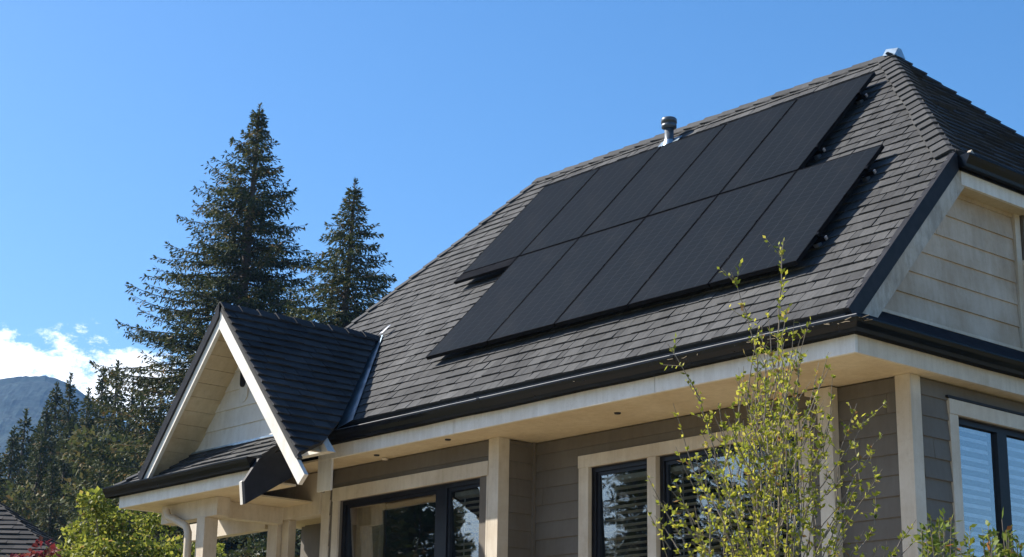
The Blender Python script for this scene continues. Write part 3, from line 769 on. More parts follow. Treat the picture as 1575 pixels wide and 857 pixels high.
k = MB(); k.box(-18.438, -15.47, PY+0.017, 10.3, 2.812, 2.832); k.box(-18.438, -16.40, 10.3, 13.0, 2.812, 2.832); k.build('soffit', M['soffit'], pent)
k = MB(); k.prism([onX(446,687,-15.45), onX(395,706,-15.45), onX(371.5,741,-15.45), onX(373.5,776,-15.45), onX(445,735,-15.45)], (0.05,0,0)); k.build('rake_board', M['dark_wood'], pent)
q0 = onX(371.5,741,-15.45); q1 = onX(373.5,776,-15.45)
k = MB(); k.prism([q0, q1, q1+Vector((0,0.03,0.02)), q0+Vector((0,0.03,0.02))], (-0.05,0,0)); k.build('rake_end', M['fascia'], pent)
# closing board between the porch soffit and the main soffit, return behind the gutter end
cb_('closing_board', [(-15.66, -15.40, FY+0.004, FY+0.03, 2.81, GZ-0.02)], 'fascia')
# beams, posts, header
cb_('porch_beam', [(-18.0, -16.75, 10.10, 10.27, 2.60, 2.81)])
cb_('porch_beam', [(-17.16, -16.99, 10.275, 11.15, 2.62, 2.81)])
cb_('porch_beam', [(-19.2, -17.402, BWY-0.03, BWY+0.1, 2.60, 2.81)])
cb_('porch_beam', [(-17.4, BXL-0.032, BWY-0.05, BWY+0.12, 2.67, SZ-0.002)])
post = cb_('porch_post', [(-17.16, -16.985, 10.09, 10.265, -0.2, 2.598)])
cb_('porch_post', [(-17.30, -17.09, BWY-0.055, BWY+0.125, -0.2, 2.668)])
cb_('porch_post', [(-17.07, -16.93, BWY+0.0, BWY+0.10, -0.2, 2.668)])
k = MB(); k.tube([(-17.75,10.02,2.74), (-17.72,10.03,2.66), (-17.55,10.05,2.6), (-17.34,10.06,2.52), (-17.29,10.06,2.44), (-17.28,10.06,2.3), (-17.28,10.06,0.0)], 0.045, 10); k.build('downspout', M['cream'], house)
# entry door, recessed
k = MB(); k.box(-17.1, -16.22, 12.1, 12.16, 0.1, 2.5); dr = k.build('front_door', M['door'], house)
k = MB(); k.box(-16.9, -16.45, 12.085, 12.098, 1.3, 2.3); k.build('door_panel', M['frame'], dr)
cb_('entry_wall', [(-16.95, -16.222, 12.17, 12.3, 0.1, 2.8)], 'taupe_trim')

# --- vent pipe through the roof
k = MB(); pc = Vector((-13.53, 14.18, EZ+(14.18-EY)*TP-0.035))
k.lathe([(0.058,-0.12),(0.058,0.30),(0.0,0.30)], pc, 20); vp = k.build('vent_pipe', M['pipe'], house)
k = MB(); k.lathe([(0.066,0.25),(0.092,0.262),(0.095,0.30),(0.078,0.308),(0.078,0.318),(0.098,0.325),(0.098,0.37),(0.085,0.385),(0.0,0.39)], pc, 24); k.build('pipe_cap', M['pipe'], vp)
k = MB(); k.lathe([(0.13,-0.10),(0.085,0.02),(0.062,0.10)], pc, 20)
q = pc + fn*0.05; k.prism([q-fu*0.17-fv*0.22, q+fu*0.17-fv*0.22, q+fu*0.17+fv*0.13, q-fu*0.17+fv*0.13], fn*0.006); k.build('pipe_flashing', M['flash'], vp)

# ------------------------------------------------------------------ solar panels
PH, PW = 1.945, 1.032
PBY, PBZ = 11.193, 4.223           # lower edge of the array
def panel_proto():
    t = 0.042
    f = MB()
    f.box(-PW/2, PW/2, 0, 0.012, -t, 0); f.box(-PW/2, PW/2, PH-0.012, PH, -t, 0)
    f.box(-PW/2, -PW/2+0.012, 0.012, PH-0.012, -t, 0); f.box(PW/2-0.012, PW/2, 0.012, PH-0.012, -t, 0)
    c = MB(); c.box(-PW/2+0.012, PW/2-0.012, 0.012, PH-0.012, -0.02, -0.003)
    return f, c
f, c = panel_proto()
root = bpy.data.objects.new('solar_panel', None); col.objects.link(root); root.rotation_euler = (PT, 0, 0)
fo = f.build('frame', M['blackalu']); fo.parent = root
co = c.build('cell_sheet', M['cells']); co.parent = root
names_u = ['leftmost black solar panel of the upper row, above the narrow dark skirt strip', 'black solar panel second from the left in the upper row', 'black solar panel in the middle of the upper row, just below the vent pipe', 'black solar panel second from the right in the upper row', 'rightmost black solar panel of the upper row, nearest the roof peak']
names_l = ['leftmost black solar panel of the lower row, its corner lowest toward the small gable', 'black solar panel second from the left in the lower row', 'black solar panel in the middle of the lower row', 'black solar panel second from the right in the lower row', 'rightmost black solar panel of the lower row, behind the tip of the tall sapling']
first = True
for row, (xr, v0, nms) in enumerate(((-9.165, 0.0, names_l), (-10.215, 1.97, names_u))):
    for i in range(5):
        o = root if first else copy_tree(root); first = False
        x = xr - (4-i)*1.05 - PW/2 + rng.uniform(-0.003, 0.003)
        o.location = (x, PBY + v0*CP, PBZ + v0*SP)
        tag(o, nms[i], 'solar panel', 'solar panels on the main roof')
def P3(x, v, off=0.0):     # point on the plane of the panels
    return Vector((x, PBY + v*CP, PBZ + v*SP)) + fn*off
# skirt strip below the upper left panel
k = MB(); k.prism([P3(-15.46,1.79,-0.004), P3(-14.43,1.79,-0.004), P3(-14.43,1.96,-0.004), P3(-15.46,1.96,-0.004)], -fn*0.035)
sko = k.build('array_skirt', M['blackalu'], origin=P3(-15, 1.8)); tag(sko, 'narrow dark skirt strip under the leftmost upper solar panel', 'panel skirt')
# rails under both rows with bright ends, feet and clamps
rails = [(0.42, -14.42, -9.10, 'lower mounting rail beneath the lower solar panel row'), (1.52, -14.42, -9.10, 'upper mounting rail beneath the lower solar panel row'),
         (2.40, -15.46, -10.15, 'lower mounting rail beneath the upper solar panel row'), (3.48, -15.46, -10.15, 'upper mounting rail beneath the upper solar panel row')]
for v, xa, xb, lab in rails:
    rt = empty('mounting_rail', P3(xa, v, -0.06), lab, 'rail', 'rails under the solar panels')
    k = MB(); k.prism([P3(xa, v-0.02, -0.044), P3(xa, v+0.02, -0.044), P3(xa, v+0.02, -0.084), P3(xa, v-0.02, -0.084)], (xb-xa, 0, 0)); k.build('rail_bar', M['blackalu'], rt)
    k = MB(); k.prism([P3(xb+0.001, v-0.016, -0.048), P3(xb+0.001, v+0.016, -0.048), P3(xb+0.001, v+0.016, -0.08), P3(xb+0.001, v-0.016, -0.08)], (0.012, 0, 0)); k.build('rail_end', M['alu'], rt)
    for x in np.arange(xa+0.3, xb, 1.22):
        k = MB(); k.prism([P3(x, v-0.03, -0.085), P3(x+0.05, v-0.03, -0.085), P3(x+0.05, v-0.03, -0.125), P3(x, v-0.03, -0.125)], fv*0.06); k.build('rail_foot', M['alu'], rt)
    for i in range(6):
        x = xb - 0.064 - i*1.05 + 1.05*0 if i else xb - 0.05
        if i: x = (-9.165 if v < 1.9 else -10.215) - i*1.05 + 0.005
        k = MB(); k.prism([P3(x-0.014, v-0.02, -0.03), P3(x+0.014, v-0.02, -0.03), P3(x+0.014, v+0.02, -0.03), P3(x-0.014, v+0.02, -0.03)], fn*0.033); k.build('clamp', M['blackalu'], rt)

# ------------------------------------------------------------------ plants
def leaf(mb, p, d, n, L, W, tone):
    """a small pointed leaf, folded a little along the middle"""
    s = d.cross(n).normalized()*W*0.5; m = p + d*L*0.45 - n*L*0.06; e = p + d*L
    mb.poly([p, m+s+n*W*0.12, e], tone); mb.poly([p, e, m-s+n*W*0.12], tone)
def rndv(r):
    while True:
        v = Vector((r.uniform(-1,1), r.uniform(-1,1), r.uniform(-1,1)))
        if 0.05 < v.length < 1: return v.normalized()

def conifer(H, rad, r, dens=1.0, spray=0.34, droop=0.35, bare=0.06, shape=0.85, lop=None, gaps=0.15, kk=1.9):
    """returns (trunk MB, crown MB) of a spruce-like tree standing at the origin"""
    tk = MB(); cr = MB()
    lean = [Vector((0,0,0))]; 
    nseg = 10
    pts = [Vector((0.12*math.sin(i*0.8)*i/nseg, 0.10*math.cos(i*0.6)*i/nseg, H*i/nseg)) for i in range(nseg+1)]
    tk.tube(pts, [0.018*H*(1-i/nseg)**0.8+0.015 for i in range(nseg+1)], 8)
    def axis(z):
        t = z/H*nseg; i = min(int(t), nseg-1); return pts[i].lerp(pts[i+1], t-i)
    z = H*bare; a0 = 0.0
    while z < H*0.985:
        h = H-z
        R0 = rad*(1-math.exp(-h/(rad*kk)))*1.0 * min(1, 0.10 + h/H*2.2)**0.35
        nb = max(4, int((5 + R0*1.1)*dens))
        for b in range(nb):
            if r.random() < gaps: continue
            a0 += 2.399 + r.uniform(-0.5, 0.5)
            L = R0*r.uniform(0.6, 1.12)
            if r.random() < 0.06: L *= 1.15
            if lop: L *= 1 + lop[0]*math.cos(a0-lop[1])
            if L < 0.1: continue
            up = r.uniform(0.05, 0.35) + 0.5*max(0, 1-h/(H*0.25))
            dirh = Vector((math.cos(a0), math.sin(a0), 0))
            base = axis(z)
            n = max(3, int(L/0.28)); bp = []
            for i in range(n+1):
                s = i/n
                bp.append(base + dirh*(L*s) + Vector((0,0, L*(up*s - droop*s*s*1.5 + 0.24*s**4))))
            tk.tube(bp, [0.012*L*(1-i/n)+0.006 for i in range(n+1)], 4, caps=False)
            side = Vector((-dirh.y, dirh.x, 0)); bt = r.random()
            step = 0.05/dens
            s = 0.12
            while s <= 1.0:
                i = min(int(s*n), n-1); p = bp[i].lerp(bp[i+1], s*n-i)
                tl = (0.16 + 0.42*(1-abs(s-0.45)*1.4))*min(1.0, 0.35+L*0.28)
                for q in (-1, 1):
                    if r.random() < 0.12: continue
                    tw = (dirh*r.uniform(0.35,0.9) + side*q*r.uniform(0.5,1.0) + Vector((0,0,r.uniform(-0.55,0.12)))).normalized()
                    ln = tl*r.uniform(0.5,1.3)
                    ns = max(3, int(ln/(spray*0.42)))
                    for k in range(ns):
                        pp = p + tw*(ln*k/ns) + Vector((0,0,-0.12*ln*(k/ns)**2)) + rndv(r)*0.03
                        dd = (tw + rndv(r)*0.7 + Vector((0,0,-0.25))).normalized()
                        nn = (Vector((0,0,1)) + rndv(r)*0.9).normalized()
                        sz = spray*r.uniform(0.55, 1.2)
                        tn = min(1, max(0, r.gauss(0.42, 0.22) + (0.25 if bt > 0.8 else 0)))
                        sv = dd.cross(nn).normalized()*sz*0.15
                        cr.poly([pp - sv*0.4, pp + dd*sz*0.5 - sv, pp + dd*sz, pp + dd*sz*0.5 + sv], tn)
                s += step/max(L, 0.3)*2.1
            # tip tuft
            for k in range(4):
                dd = (bp[-1]-bp[-2]).normalized() + rndv(r)*0.5; dd.normalize(); nn = rndv(r); sz = spray*0.8
                sv = dd.cross(nn).normalized()*sz*0.18; pp = bp[-1]
                cr.poly([pp, pp+dd*sz*0.5-sv, pp+dd*sz, pp+dd*sz*0.5+sv], r.uniform(0.2,0.8))
        z += (0.17 + 0.30*(h/H)**0.5)*H/26/dens**0.5 * (1.25 if H > 15 else 1)
    # leader
    for k in range(70):
        pp = axis(H*(1-0.06*r.random()**1.5)) + rndv(r)*0.05; dd = (Vector((0,0,0.9)) + rndv(r)*0.8).normalized(); nn = rndv(r); sz = spray*0.75
        sv = dd.cross(nn).normalized()*sz*0.15
        cr.poly([pp, pp+dd*sz*0.5-sv, pp+dd*sz, pp+dd*sz*0.5+sv], r.uniform(0.1,0.7))
    return tk, cr
def plant_tree(name, loc, tk, cr, tm, cm, label, cat, group=None, crown='crown'):
    t = empty(name, (0,0,0), label, cat, group)
    tk.build('trunk', tm, t); cr.build(crown, cm, t)
    t.location = loc
    return t

# the two big firs behind the house
p = at(394, 163, 64.0); g0 = ground_z(p.x, p.y)
tk, cr = conifer(p.z-g0, 5.9, random.Random(8), dens=1.36, spray=0.21, droop=0.26, gaps=0.15, kk=1.3, lop=(0.10, math.atan2(-CAM[0][1], -CAM[0][0])))
plant_tree('fir_tree', (p.x, p.y, g0), tk, cr, M['bark'], M['fir'], 'tallest fir tree with ragged brown tinged crown rising behind the small gable', 'tree', 'tall firs behind the house')
p = at(540, 278, 58.0); g0 = ground_z(p.x, p.y)
tk, cr = conifer(p.z-g0, 7.4, random.Random(31), dens=1.3, spray=0.2, droop=0.40, gaps=0.14, kk=1.35)
plant_tree('fir_tree', (p.x, p.y, g0), tk, cr, M['bark'], M['fir'], 'shorter dark fir tree between the tallest fir and the main roof', 'tree', 'tall firs behind the house')

# broadleaf crown: clumps of leaves on limbs
def broadleaf(H, rad, r, nleaf, lsize, bare=0.2, clumps=26, squash=0.8):
    tk = MB(); cr = MB()
    tk.tube([(0,0,0), (0.05,0.03,H*0.3), (0.0,0.1,H*0.6)], [0.02*H, 0.014*H, 0.007*H], 7)
    cs = []
    for i in range(clumps):
        for _ in range(30):
            v = rndv(r)*r.uniform(0.25, 0.95)
            c = Vector((v.x*rad, v.y*rad, H*(bare+1)/2 + v.z*H*(1-bare)/2*0.92))
            if all((c-d).length > rad*0.22 for d, _r in cs): break
        cr_ = rad*r.uniform(0.20, 0.40)*(1.15-0.4*v.length); cs.append((c, cr_))
        b = Vector((0, 0, max(H*0.15, c.z*0.55))); m = b.lerp(c, 0.55) + Vector((0,0,-0.1*rad))
        tk.tube([b, m, c], [0.006*H, 0.004*H, 0.0015*H], 5, caps=False)
    for i in range(nleaf):
        c, q = r.choice(cs)
        v = rndv(r)*(r.random()**0.45); pp = c + Vector((v.x, v.y, v.z*squash))*q*1.25
        d = (v + rndv(r)*0.9 + Vector((0,0,-0.25))).normalized(); nn = (Vector((0,0,1)) + rndv(r)*1.0).normalized()
        s = lsize*r.uniform(0.6, 1.25)
        leaf(cr, pp, d, nn, s, s*0.72, min(1, max(0, r.gauss(0.5, 0.22))))
    return tk, cr

# forest at the left: firs and a few broadleaf trees, each one its own
fr = random.Random(77)
protos = []
for sd_, H, rd, dr in ((101, 20, 4.3, 0.35), (102, 19, 3.8, 0.28), (103, 21, 4.8, 0.4)):
    protos.append(conifer(H, rd, random.Random(sd_), dens=0.75, spray=0.36, droop=dr, gaps=0.12, bare=0.04))
bro = [broadleaf(15, 4.2, random.Random(55), 15000, 0.33, 0.08, 40), broadleaf(13, 3.8, random.Random(56), 14000, 0.31, 0.05, 36)]
mesh_cache = {}
def put(kind, idx, loc, scale, rz, label):
    key = (kind, idx)
    if key not in mesh_cache:
        tk, cr = (protos if kind == 'c' else bro)[idx]
        t = plant_tree('fir_tree' if kind == 'c' else 'broadleaf_tree', (0,0,0), tk, cr, M['bark'], M['fir_far'] if kind == 'c' else M['broad_far'], None, 'tree')
        mesh_cache[key] = t
    else: t = copy_tree(mesh_cache[key])
    t.location = loc; t.scale = scale; t.rotation_euler = (0, 0, rz)
    tag(t, label, 'tree', 'wood at the left beyond the neighbouring roof')
trees = [ # photo x, y of the top, distance, kind
 (182,556,92,'c',0,'spiky fir with the highest pointed top of the wood, right of the mountain'),
 (160,570,96,'c',1,'slightly lower fir just left of the highest pointed fir of the wood'),
 (112,577,100,'c',2,'fir with a pale pointed tip standing out against the mountain shoulder'),
 (92,592,104,'c',1,'dark fir just left of the pale tipped fir below the mountain top'),
 (76,622,98,'c',2,'dark fir below the mountain, between two other dark firs'),
 (40,632,108,'c',0,'dark narrow fir in front of the left slope of the mountain'),
 (20,660,100,'c',1,'narrow fir at the left beneath the mountain foot'),
 (-8,672,104,'c',2,'fir cut by the left edge of the picture'),
 (222,588,84,'c',1,'fir standing close to the lower left branches of the tallest fir'),
 (240,640,78,'c',0,'fir beneath the left branches of the tallest fir'),
 (205,630,80,'b',1,'green broadleaf tree below the spiky firs, left of the gable rake'),
 (135,630,86,'c',2,'broad fir in the middle of the wood'),
 (62,672,84,'c',2,'broad dark fir above the neighbouring roof ridge'),
 (105,668,82,'c',0,'dark fir above the right slope of the neighbouring roof'),
 (160,680,76,'c',1,'shaded fir behind the lime green bush, left of the porch gutter'),
 (12,708,82,'b',1,'low green tree just above the left part of the neighbouring roof'),
 (265,655,74,'c',2,'fir mostly hidden behind the left rake of the small gable'),
 (190,705,70,'b',0,'dark broadleaf tree right behind the porch eave'),
 (85,705,74,'c',1,'dark low fir rising behind the right hip of the neighbouring roof'),
 (35,725,90,'c',1,'lower fir crown directly above the neighbouring roof'),
 (202,592,100,'c',2,'dense fir filling the gap right of the highest pointed fir of the wood'),
 (138,600,110,'c',0,'dark fir between the pale tipped fir and the two highest firs'),
 (58,650,118,'c',1,'far fir low in front of the mountain, left of the pale tipped fir'),
 (178,628,88,'c',2,'broad dark fir standing before the highest pointed fir of the wood'),
 (245,610,92,'c',0,'fir half hidden by the trunk side branches of the tallest fir'),
 (285,640,86,'c',1,'fir showing through the lower branches of the tallest fir'),
 (110,640,95,'c',1,'dark fir directly below the pale tipped fir'),
 (0,700,86,'c',2,'dark fir crown at the left edge above the neighbouring roof'),
 (150,720,72,'c',0,'low dark fir between the neighbouring roof and the lime green bush'),
]
for (x, y, D, kd, idx, lab) in trees:
    p = at(x, y, D); g0 = ground_z(p.x, p.y); H0 = ((20,19,21) if kd == 'c' else (15,13))[idx]
    s = (p.z-g0)/H0; w = s*fr.uniform(0.85, 1.15)
    if kd == 'c' and y < 600: w *= 0.9
    put(kd, idx, (p.x, p.y, g0), (w, w, s), fr.uniform(0, 6.28), lab)

# lime-green bush beyond the porch, and dark shrub seen through the porch
def bush(name, px, py, D, H_extra, rad, r, nleaf, ls, mat, label, cat='bush', clumps=30, bare=0.05, base=None):
    p = at(px, py, D); g0 = ground_z(p.x, p.y)
    tk, cr = broadleaf(p.z-g0+H_extra, rad, r, nleaf, ls, bare, clumps)
    return plant_tree(name, (p.x, p.y, g0), tk, cr, M['twig'], mat, label, cat, crown='foliage')
bush('maple_bush', 190, 690, 27, 0.0, 1.15, random.Random(61), 11000, 0.085, M['lime'], 'lime green leafy bush rising to the left end of the porch gutter')
bush('maple_bush', 262, 745, 26, 0.0, 1.0, random.Random(62), 11000, 0.085, M['lime'], 'lime green bush behind the porch downspout')
bush('maple_bush', 128, 805, 26, 0.0, 0.95, random.Random(63), 8000, 0.08, M['lime'], 'low lime green bush right of the red leaved shrub')
bush('porch_shrub', 385, 770, 30, 0.0, 1.5, random.Random(64), 9000, 0.10, M['dark_broad'], 'dark leafy shrub seen through the open porch')
bush('red_shrub', 48, 812, 22, 0.0, 0.5, random.Random(65), 2200, 0.085, M['red'], 'red leaved shrub at the lower left corner', 'shrub')
bush('red_shrub', 8, 800, 21, 0.0, 0.45, random.Random(66), 420, 0.09, M['lime'], 'thin yellowish shrub at the left edge before the neighbouring roof', 'shrub')

# ------------------------------------------------------------------ neighbouring house: dark hip roof, low at the left
nb = empty('house', at(-40, 830, 38), 'low neighbouring house with a dark hipped shingle roof at the lower left', 'house')
c0 = at(-22, 758, 38.0)                     # ridge end
er = onY(104, 838, c0.y - 1.6); er = at(108, 842, 36.8)  # lower right corner of the eave
zt, ze = c0.z, c0.z-2.6
dx = CAM[0].to_2d().normalized() if False else Vector((CAM[0][0], CAM[0][1])).normalized()
fw = Vector((-dx.y, dx.x))
def W2(a, b, z): return Vector((c0.x + dx.x*a + fw.x*b, c0.y + dx.y*a + fw.y*b, z))
RL, hw_ = 7.0, 3.6
e1, e2, e3, e4 = W2(3.7,-hw_,ze), W2(3.7,hw_,ze), W2(-RL-3.7,hw_,ze), W2(-RL-3.7,-hw_,ze)
ra, rbb = W2(0,0,zt), W2(-RL,0,zt)
k = MB()
for q in ((e4,e1,ra,rbb),(e1,e2,ra),(e2,e3,rbb,ra),(e3,e4,rbb)): k.poly(q)
k.poly([e1,e4,e3,e2])
nr_ = k.build('roof', M['underlay'], nb)
k = MB()
uf = (e1-e4).normalized(); nf = (e1-e4).cross(ra-e4).normalized(); vf = nf.cross(uf).normalized()
def loc2(pt): return ((pt-e4).dot(uf), (pt-e4).dot(vf))
courses(k, e4+nf*0.01, uf, vf, [loc2(e4), loc2(e1), loc2(ra), loc2(rbb)], 0.2, 0.3, 0.7, 0.03, r_, lo=0.05, hi=0.95)
ur = (e2-e1).normalized(); nr2 = (e2-e1).cross(ra-e1).normalized(); vr = nr2.cross(ur).normalized()
courses(k, e1+nr2*0.01, ur, vr, [(0,0), ((e2-e1).length,0), ((ra-e1).dot(ur), (ra-e1).dot(vr))], 0.2, 0.3, 0.7, 0.03, r_, lo=0.05, hi=0.95)
k.build('shingles', M['shingle_far'], nr_)
k = MB()
q = [W2(3.2,-hw_+0.5,ze-0.02), W2(3.2,hw_-0.5,ze-0.02), W2(-RL-3.2,hw_-0.5,ze-0.02), W2(-RL-3.2,-hw_+0.5,ze-0.02)]
k.prism([Vector((v.x,v.y,0.0)) for v in q], (0,0,ze-0.02)); k.build('wall', M['taupe'], nb)

# ------------------------------------------------------------------ foreground sapling
def sapling():
    r = random.Random(17); tk = MB(); fo = MB()
    base = at(1195, 1110, 6.5); bz = ground_z(base.x, base.y); base = Vector((base.x, base.y, bz))
    def shoot(path, r0, r1, lsz, dens, twig=0.10, tl=(0.03, 0.10), start=0.0):
        pts = [Vector(q) for q in path]
        # densify with a little wobble
        out = []
        for i in range(len(pts)-1):
            m = max(2, int((pts[i+1]-pts[i]).length/0.05))
            for k in range(m):
                out.append(pts[i].lerp(pts[i+1], k/m) + rndv(r)*0.0035)
        out.append(pts[-1])
        n = len(out)
        tk.tube(out, [r0 + (r1-r0)*i/(n-1) for i in range(n)], 5, r.random(), caps=False)
        for i in range(int(n*start), n-1):
            d = (out[i+1]-out[i]).normalized()
            node = out[i].lerp(out[i+1], r.random())
            for _ in range(r.choice((4,5,6))):
                p = node + d*r.uniform(-0.008, 0.008)
                sd = (rndv(r) + d*0.5); sd = (sd - d*sd.dot(d)*0.6).normalized()
                if r.random() < twig and n > 8:
                    L = r.uniform(*tl)*1.0; q2 = p + (sd*0.7+d*0.75).normalized()*L
                    tk.tube([p, q2], [0.0016, 0.0007], 3, r.random(), caps=False)
                    m = max(2, int(L/0.016))
                    for k in range(m):
                        pp = p.lerp(q2, (k+1)/m); dd = (rndv(r)*0.9 + (q2-p).normalized()*0.8).normalized()
                        leaf(fo, pp, dd, (Vector((0,0,1))+rndv(r)*1.1).normalized(), lsz*r.uniform(0.55,1.1), lsz*0.5, min(1,max(0,r.gauss(0.5,0.25))))
                else:
                    leaf(fo, p, (sd+d*0.5).normalized(), (Vector((0,0,1))+rndv(r)*1.1).normalized(), lsz*r.uniform(0.6,1.15), lsz*0.52, min(1,max(0,r.gauss(0.55,0.25))))
    # main stems: base -> measured mid points -> measured tips, each at its own distance
    stems = [
     ([(1190,980,6.5),(1203,700,6.46),(1196,520,6.42),(1205,369,6.40)], 0.011, 0.0018, 1),
     ([(1180,960,6.6),(1160,720,6.62),(1165,560,6.55),(1148,480,6.52),(1125,419,6.50)], 0.009, 0.0014, 1),
     ([(1170,960,6.4),(1110,800,6.35),(1098,690,6.30),(1075,610,6.27),(1027,529,6.25)], 0.008, 0.0013, 1),
     ([(1215,940,6.55),(1240,780,6.6),(1290,710,6.62),(1330,650,6.65),(1364,618,6.66)], 0.008, 0.0014, 1),
     ([(1210,960,6.45),(1225,760,6.4),(1225,640,6.38),(1228,560,6.36),(1240,508,6.35)], 0.008, 0.0014, 1),
     ([(1200,960,6.7),(1185,760,6.72),(1180,620,6.72),(1172,500,6.7)], 0.008, 0.0014, 1),
     ([(1190,980,6.35),(1140,830,6.3),(1118,700,6.28),(1105,620,6.28)], 0.007, 0.0013, 1),
     ([(1220,980,6.5),(1250,800,6.45),(1262,700,6.42),(1266,625,6.4)], 0.007, 0.0013, 1),
     ([(1160,990,6.5),(1085,860,6.45),(1055,780,6.42),(1040,742,6.42)], 0.006, 0.0013, 1),
     ([(1215,940,6.6),(1285,790,6.62),(1292,690,6.64),(1318,620,6.66)], 0.006, 0.0013, 1),
     ([(1230,960,6.55),(1290,840,6.55),(1320,780,6.56),(1357,722,6.58)], 0.006, 0.0012, 1),
     ([(1195,960,6.55),(1170,800,6.52),(1140,700,6.5),(1120,650,6.5)], 0.007, 0.0012, 1),
     ([(1205,960,6.4),(1212,800,6.36),(1208,640,6.34),(1202,520,6.33),(1212,470,6.33)], 0.008, 0.0012, 1),
     ([(1180,980,6.3),(1130,880,6.28),(1092,790,6.26),(1070,700,6.26)], 0.006, 0.0012, 1),
     ([(1200,980,6.75),(1230,840,6.76),(1248,740,6.76),(1240,640,6.76)], 0.007, 0.0012, 1),
     ([(1190,980,6.45),(1150,860,6.42),(1100,830,6.4),(1058,815,6.4),(1040,790,6.4)], 0.006, 0.0012, 1),
    ]
    for pts, r0, r1, dn in stems:
        path = [base + rndv(r)*0.04] + [at(*q) for q in pts]
        path[0].z = bz
        shoot(path, r0, r1, 0.025, 1, 0.16, (0.03, 0.11), 0.30)
    # many side branches low in the crown: the dense part
    for i in range(250):
        y = 600 + 400*r.random()**0.75
        half = 30 + (y-560)*0.27; x = r.gauss(1185, half*0.62)
        D = r.uniform(6.15, 6.85)
        a = at(x, y, D); L = r.uniform(0.12, 0.34)
        d = Vector((r.uniform(-0.5,0.5), r.uniform(-0.5,0.5), 1.0)).normalized()
        d = (d + CAM[0]*((x-1190)/260.0)).normalized()
        shoot([a, a+d*L*0.5+rndv(r)*0.012, a+d*L], 0.0028, 0.0009, 0.024, 1, 0.35, (0.03, 0.09), 0.0)
    t = empty('sapling', base, 'slender multi stemmed sapling with small yellow green leaves in front of the middle window', 'sapling')
    tk.build('stems', M['twig'], t); fo.build('foliage', M['sapling'], t)
sapling()

def low_shrub(px, py, D, r, n, lsz, spread, label, mat):
    tk = MB(); fo = MB(); p0 = at(px, py, D); bz = ground_z(p0.x, p0.y); base = Vector((p0.x, p0.y, bz))
    for i in range(n):
        tip = at(px + r.gauss(0, spread), py + abs(r.gauss(0, 26)), D + r.uniform(-0.3, 0.3))
        m = base.lerp(tip, 0.5) + rndv(r)*0.06
        pts = [base + rndv(r)*0.03, m, tip]
        pts[0].z = bz
        tk.tube([pts[0], m, m.lerp(tip, 0.6)+rndv(r)*0.01, tip], [0.007, 0.005, 0.003, 0.001], 5, r.random(), caps=False)
        for k in range(70):
            s = 0.30 + 0.70*(k/69)**0.7; q = pts[0].lerp(m, s*2) if s < 0.5 else m.lerp(tip, s*2-1)
            d = (rndv(r) + Vector((0,0,0.5))).normalized()
            sz = lsz*r.uniform(0.6, 1.15)*(1.0 if s < 0.9 else 0.8)
            leaf(fo, q, d, (Vector((0,0,1))+rndv(r)*0.9).normalized(), sz, sz*0.55, min(1, max(0, r.gauss(0.5, 0.22))))
    t = empty('garden_shrub', base, label, 'shrub', 'glossy shrubs by the side window')
    tk.build('stems', M['twig'], t); fo.build('foliage', mat, t)
low_shrub(1444, 790, 6.0, random.Random(71), 17, 0.040, 18, 'glossy yellow green shrub tip in front of the corner board', M['hedge'])
low_shrub(1508, 803, 5.8, random.Random(72), 20, 0.040, 20, 'glossy leafy shrub below the glass of the side window, left of its mullion', M['hedge'])
low_shrub(1562, 815, 6.2, random.Random(73), 13, 0.040, 12, 'glossy leafy shrub tip at the lower right corner', M['hedge'])
tk = MB(); fo = MB(); r = random.Random(74)
p0 = at(1530, 830, 5.9); base = Vector((p0.x, p0.y, ground_z(p0.x, p0.y)))
for tip in (at(1541,799,5.9), at(1520,808,5.95), at(1548,815,5.88)):
    m = base.lerp(tip, 0.6) + rndv(r)*0.05; tk.tube([base, m, tip], [0.006, 0.003, 0.0012], 5)
    for k in range(11):
        q = m.lerp(tip, 0.45+0.55*k/10); sz = 0.042*r.uniform(0.6,1.1)
        leaf(fo, q, (rndv(r)+Vector((0,0,0.2))).normalized(), (Vector((0,0,1))+rndv(r)*0.9).normalized(), sz, sz*0.6, 1.0 if r.random() < 0.3 else r.uniform(0.2,0.7))
t = empty('rose_shrub', base, 'thin rose shoots with reddish young leaves before the mullion of the side window', 'shrub')
tk.build('stems', M['twig'], t); fo.build('foliage', M['hedge'], t)

# trees across the street behind the photographer: what the front windows mirror
rr = random.Random(91); i = 0
for (x, y, kd, idx, s) in ((-30,-16,'c',0,0.62),(-38,-22,'c',1,0.75),(-25,-20,'b',0,0.7),(-46,-26,'c',2,0.85),(-34,-30,'b',1,0.85),(-52,-30,'c',0,0.9),(-42,-36,'c',1,0.95),(-22,-27,'c',2,0.6),(-58,-22,'c',1,0.9),(-29,-11,'b',1,0.55),(-42,-9,'c',1,0.5),(-38,-15,'c',2,0.5),(-50,-10,'c',0,0.6),(-54,-19,'b',0,0.8)):
    key = (kd, idx); t = copy_tree(mesh_cache[key]); t.location = (x, y, ground_z(x, y)); t.scale = (s*0.9, s*0.9, s); t.rotation_euler = (0, 0, rr.uniform(0, 6.28))
    tag(t, 'tree across the street, seen only as a reflection in the front windows', 'tree', 'trees mirrored in the front windows')

# ------------------------------------------------------------------ haze, sky, sun
hz = MB(); hz.box(-6100, 6100, -6100, 6100, -12, 335)
hm = bpy.data.materials.new('air_haze'); hm.use_nodes = True; t = hm.node_tree; t.nodes.remove(t.nodes['Principled BSDF'])
pv = t.nodes.new('ShaderNodeVolumePrincipled'); pv.inputs['Density'].default_value = 0.00016; pv.inputs['Color'].default_value = (0.28,0.56,1.0,1)
pv.inputs['Anisotropy'].default_value = 0.1
t.links.new(pv.outputs[0], t.nodes['Material Output'].inputs['Volume'])
ho = hz.build('haze', hm); tag(ho, kind='stuff')

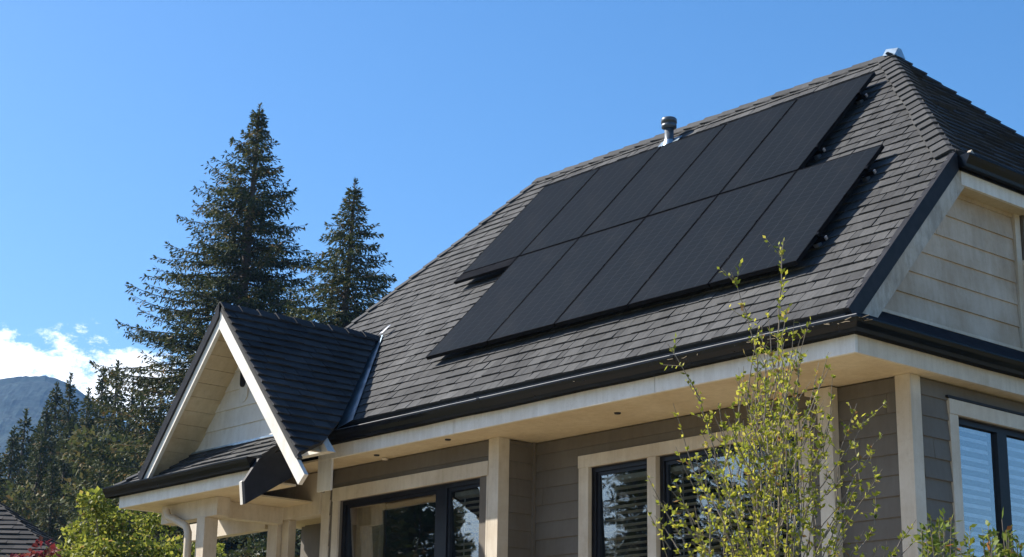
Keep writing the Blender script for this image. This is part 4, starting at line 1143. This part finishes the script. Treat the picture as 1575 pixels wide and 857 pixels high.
SUN = Vector((-0.665, -0.36, 0.63)).normalized()
world = bpy.data.worlds.new('World'); scene.world = world; world.use_nodes = True; t = world.node_tree
bg = t.nodes['Background']
sky = t.nodes.new('ShaderNodeTexSky'); sky.sky_type = 'NISHITA'; sky.sun_disc = False
sky.sun_elevation = math.asin(SUN.z); sky.sun_rotation = math.atan2(SUN.x, SUN.y)
sky.altitude = 200; sky.air_density = 1.0; sky.dust_density = 1.1; sky.ozone_density = 4.0
# low cumulus over the mountain, as noise on the view direction of the sky itself
tc = t.nodes.new('ShaderNodeTexCoord'); sp = t.nodes.new('ShaderNodeSeparateXYZ'); t.links.new(tc.outputs['Generated'], sp.inputs[0])
mp = t.nodes.new('ShaderNodeMapping'); mp.inputs['Scale'].default_value = (1,1,1.9); t.links.new(tc.outputs['Generated'], mp.inputs['Vector'])
n1 = noise(t, mp.outputs[0], 34, 9, 0.7)
el = sp.outputs[2]
band = mathn(t, 'MULTIPLY', ramp(t, el, [(0.155, (0,0,0)), (0.19, (1,1,1))]), ramp(t, el, [(0.212, (1,1,1)), (0.258, (0,0,0))]))
az = mathn(t, 'ARCTAN2', sp.outputs[1], mathn(t, 'MULTIPLY', sp.outputs[0], -1.0))       # 0 along -X, as in the photo's bearing
azm = ramp(t, mathn(t, 'ABSOLUTE', mathn(t, 'SUBTRACT', az, R(24.5))), [(0.0, (1,1,1)), (0.07, (1,1,1)), (0.17, (0,0,0))])
cm_ = mathn(t, 'MULTIPLY', mathn(t, 'MULTIPLY', band, azm), 0.55)
cl = ramp(t, mathn(t, 'ADD', n1, mathn(t, 'SUBTRACT', cm_, 0.40)), [(0.50, (0,0,0)), (0.64, (1,1,1))])
hsv = t.nodes.new('ShaderNodeHueSaturation'); hsv.inputs['Saturation'].default_value = 1.26; t.links.new(sky.outputs[0], hsv.inputs['Color'])
mixed = mixc(t, hsv.outputs[0], (10.5,10.6,10.8), mathn(t, 'MULTIPLY', cl, 0.85))
t.links.new(mixed, bg.inputs['Color']); bg.inputs['Strength'].default_value = 0.090
ld = bpy.data.lights.new('sun', 'SUN'); ld.energy = 5.0; ld.angle = R(0.53); ld.color = (1.0, 0.945, 0.86)
lo = bpy.data.objects.new('sun', ld); col.objects.link(lo); lo.rotation_euler = SUN.to_track_quat('Z', 'Y').to_euler()
scene.view_settings.view_transform = 'Standard'; scene.view_settings.look = 'None'; scene.view_settings.exposure = 1.1; scene.view_settings.gamma = 1.0
scene.view_settings.use_curve_mapping = False
scene.cycles.max_bounces = 8; scene.cycles.transparent_max_bounces = 12; scene.cycles.volume_bounces = 0
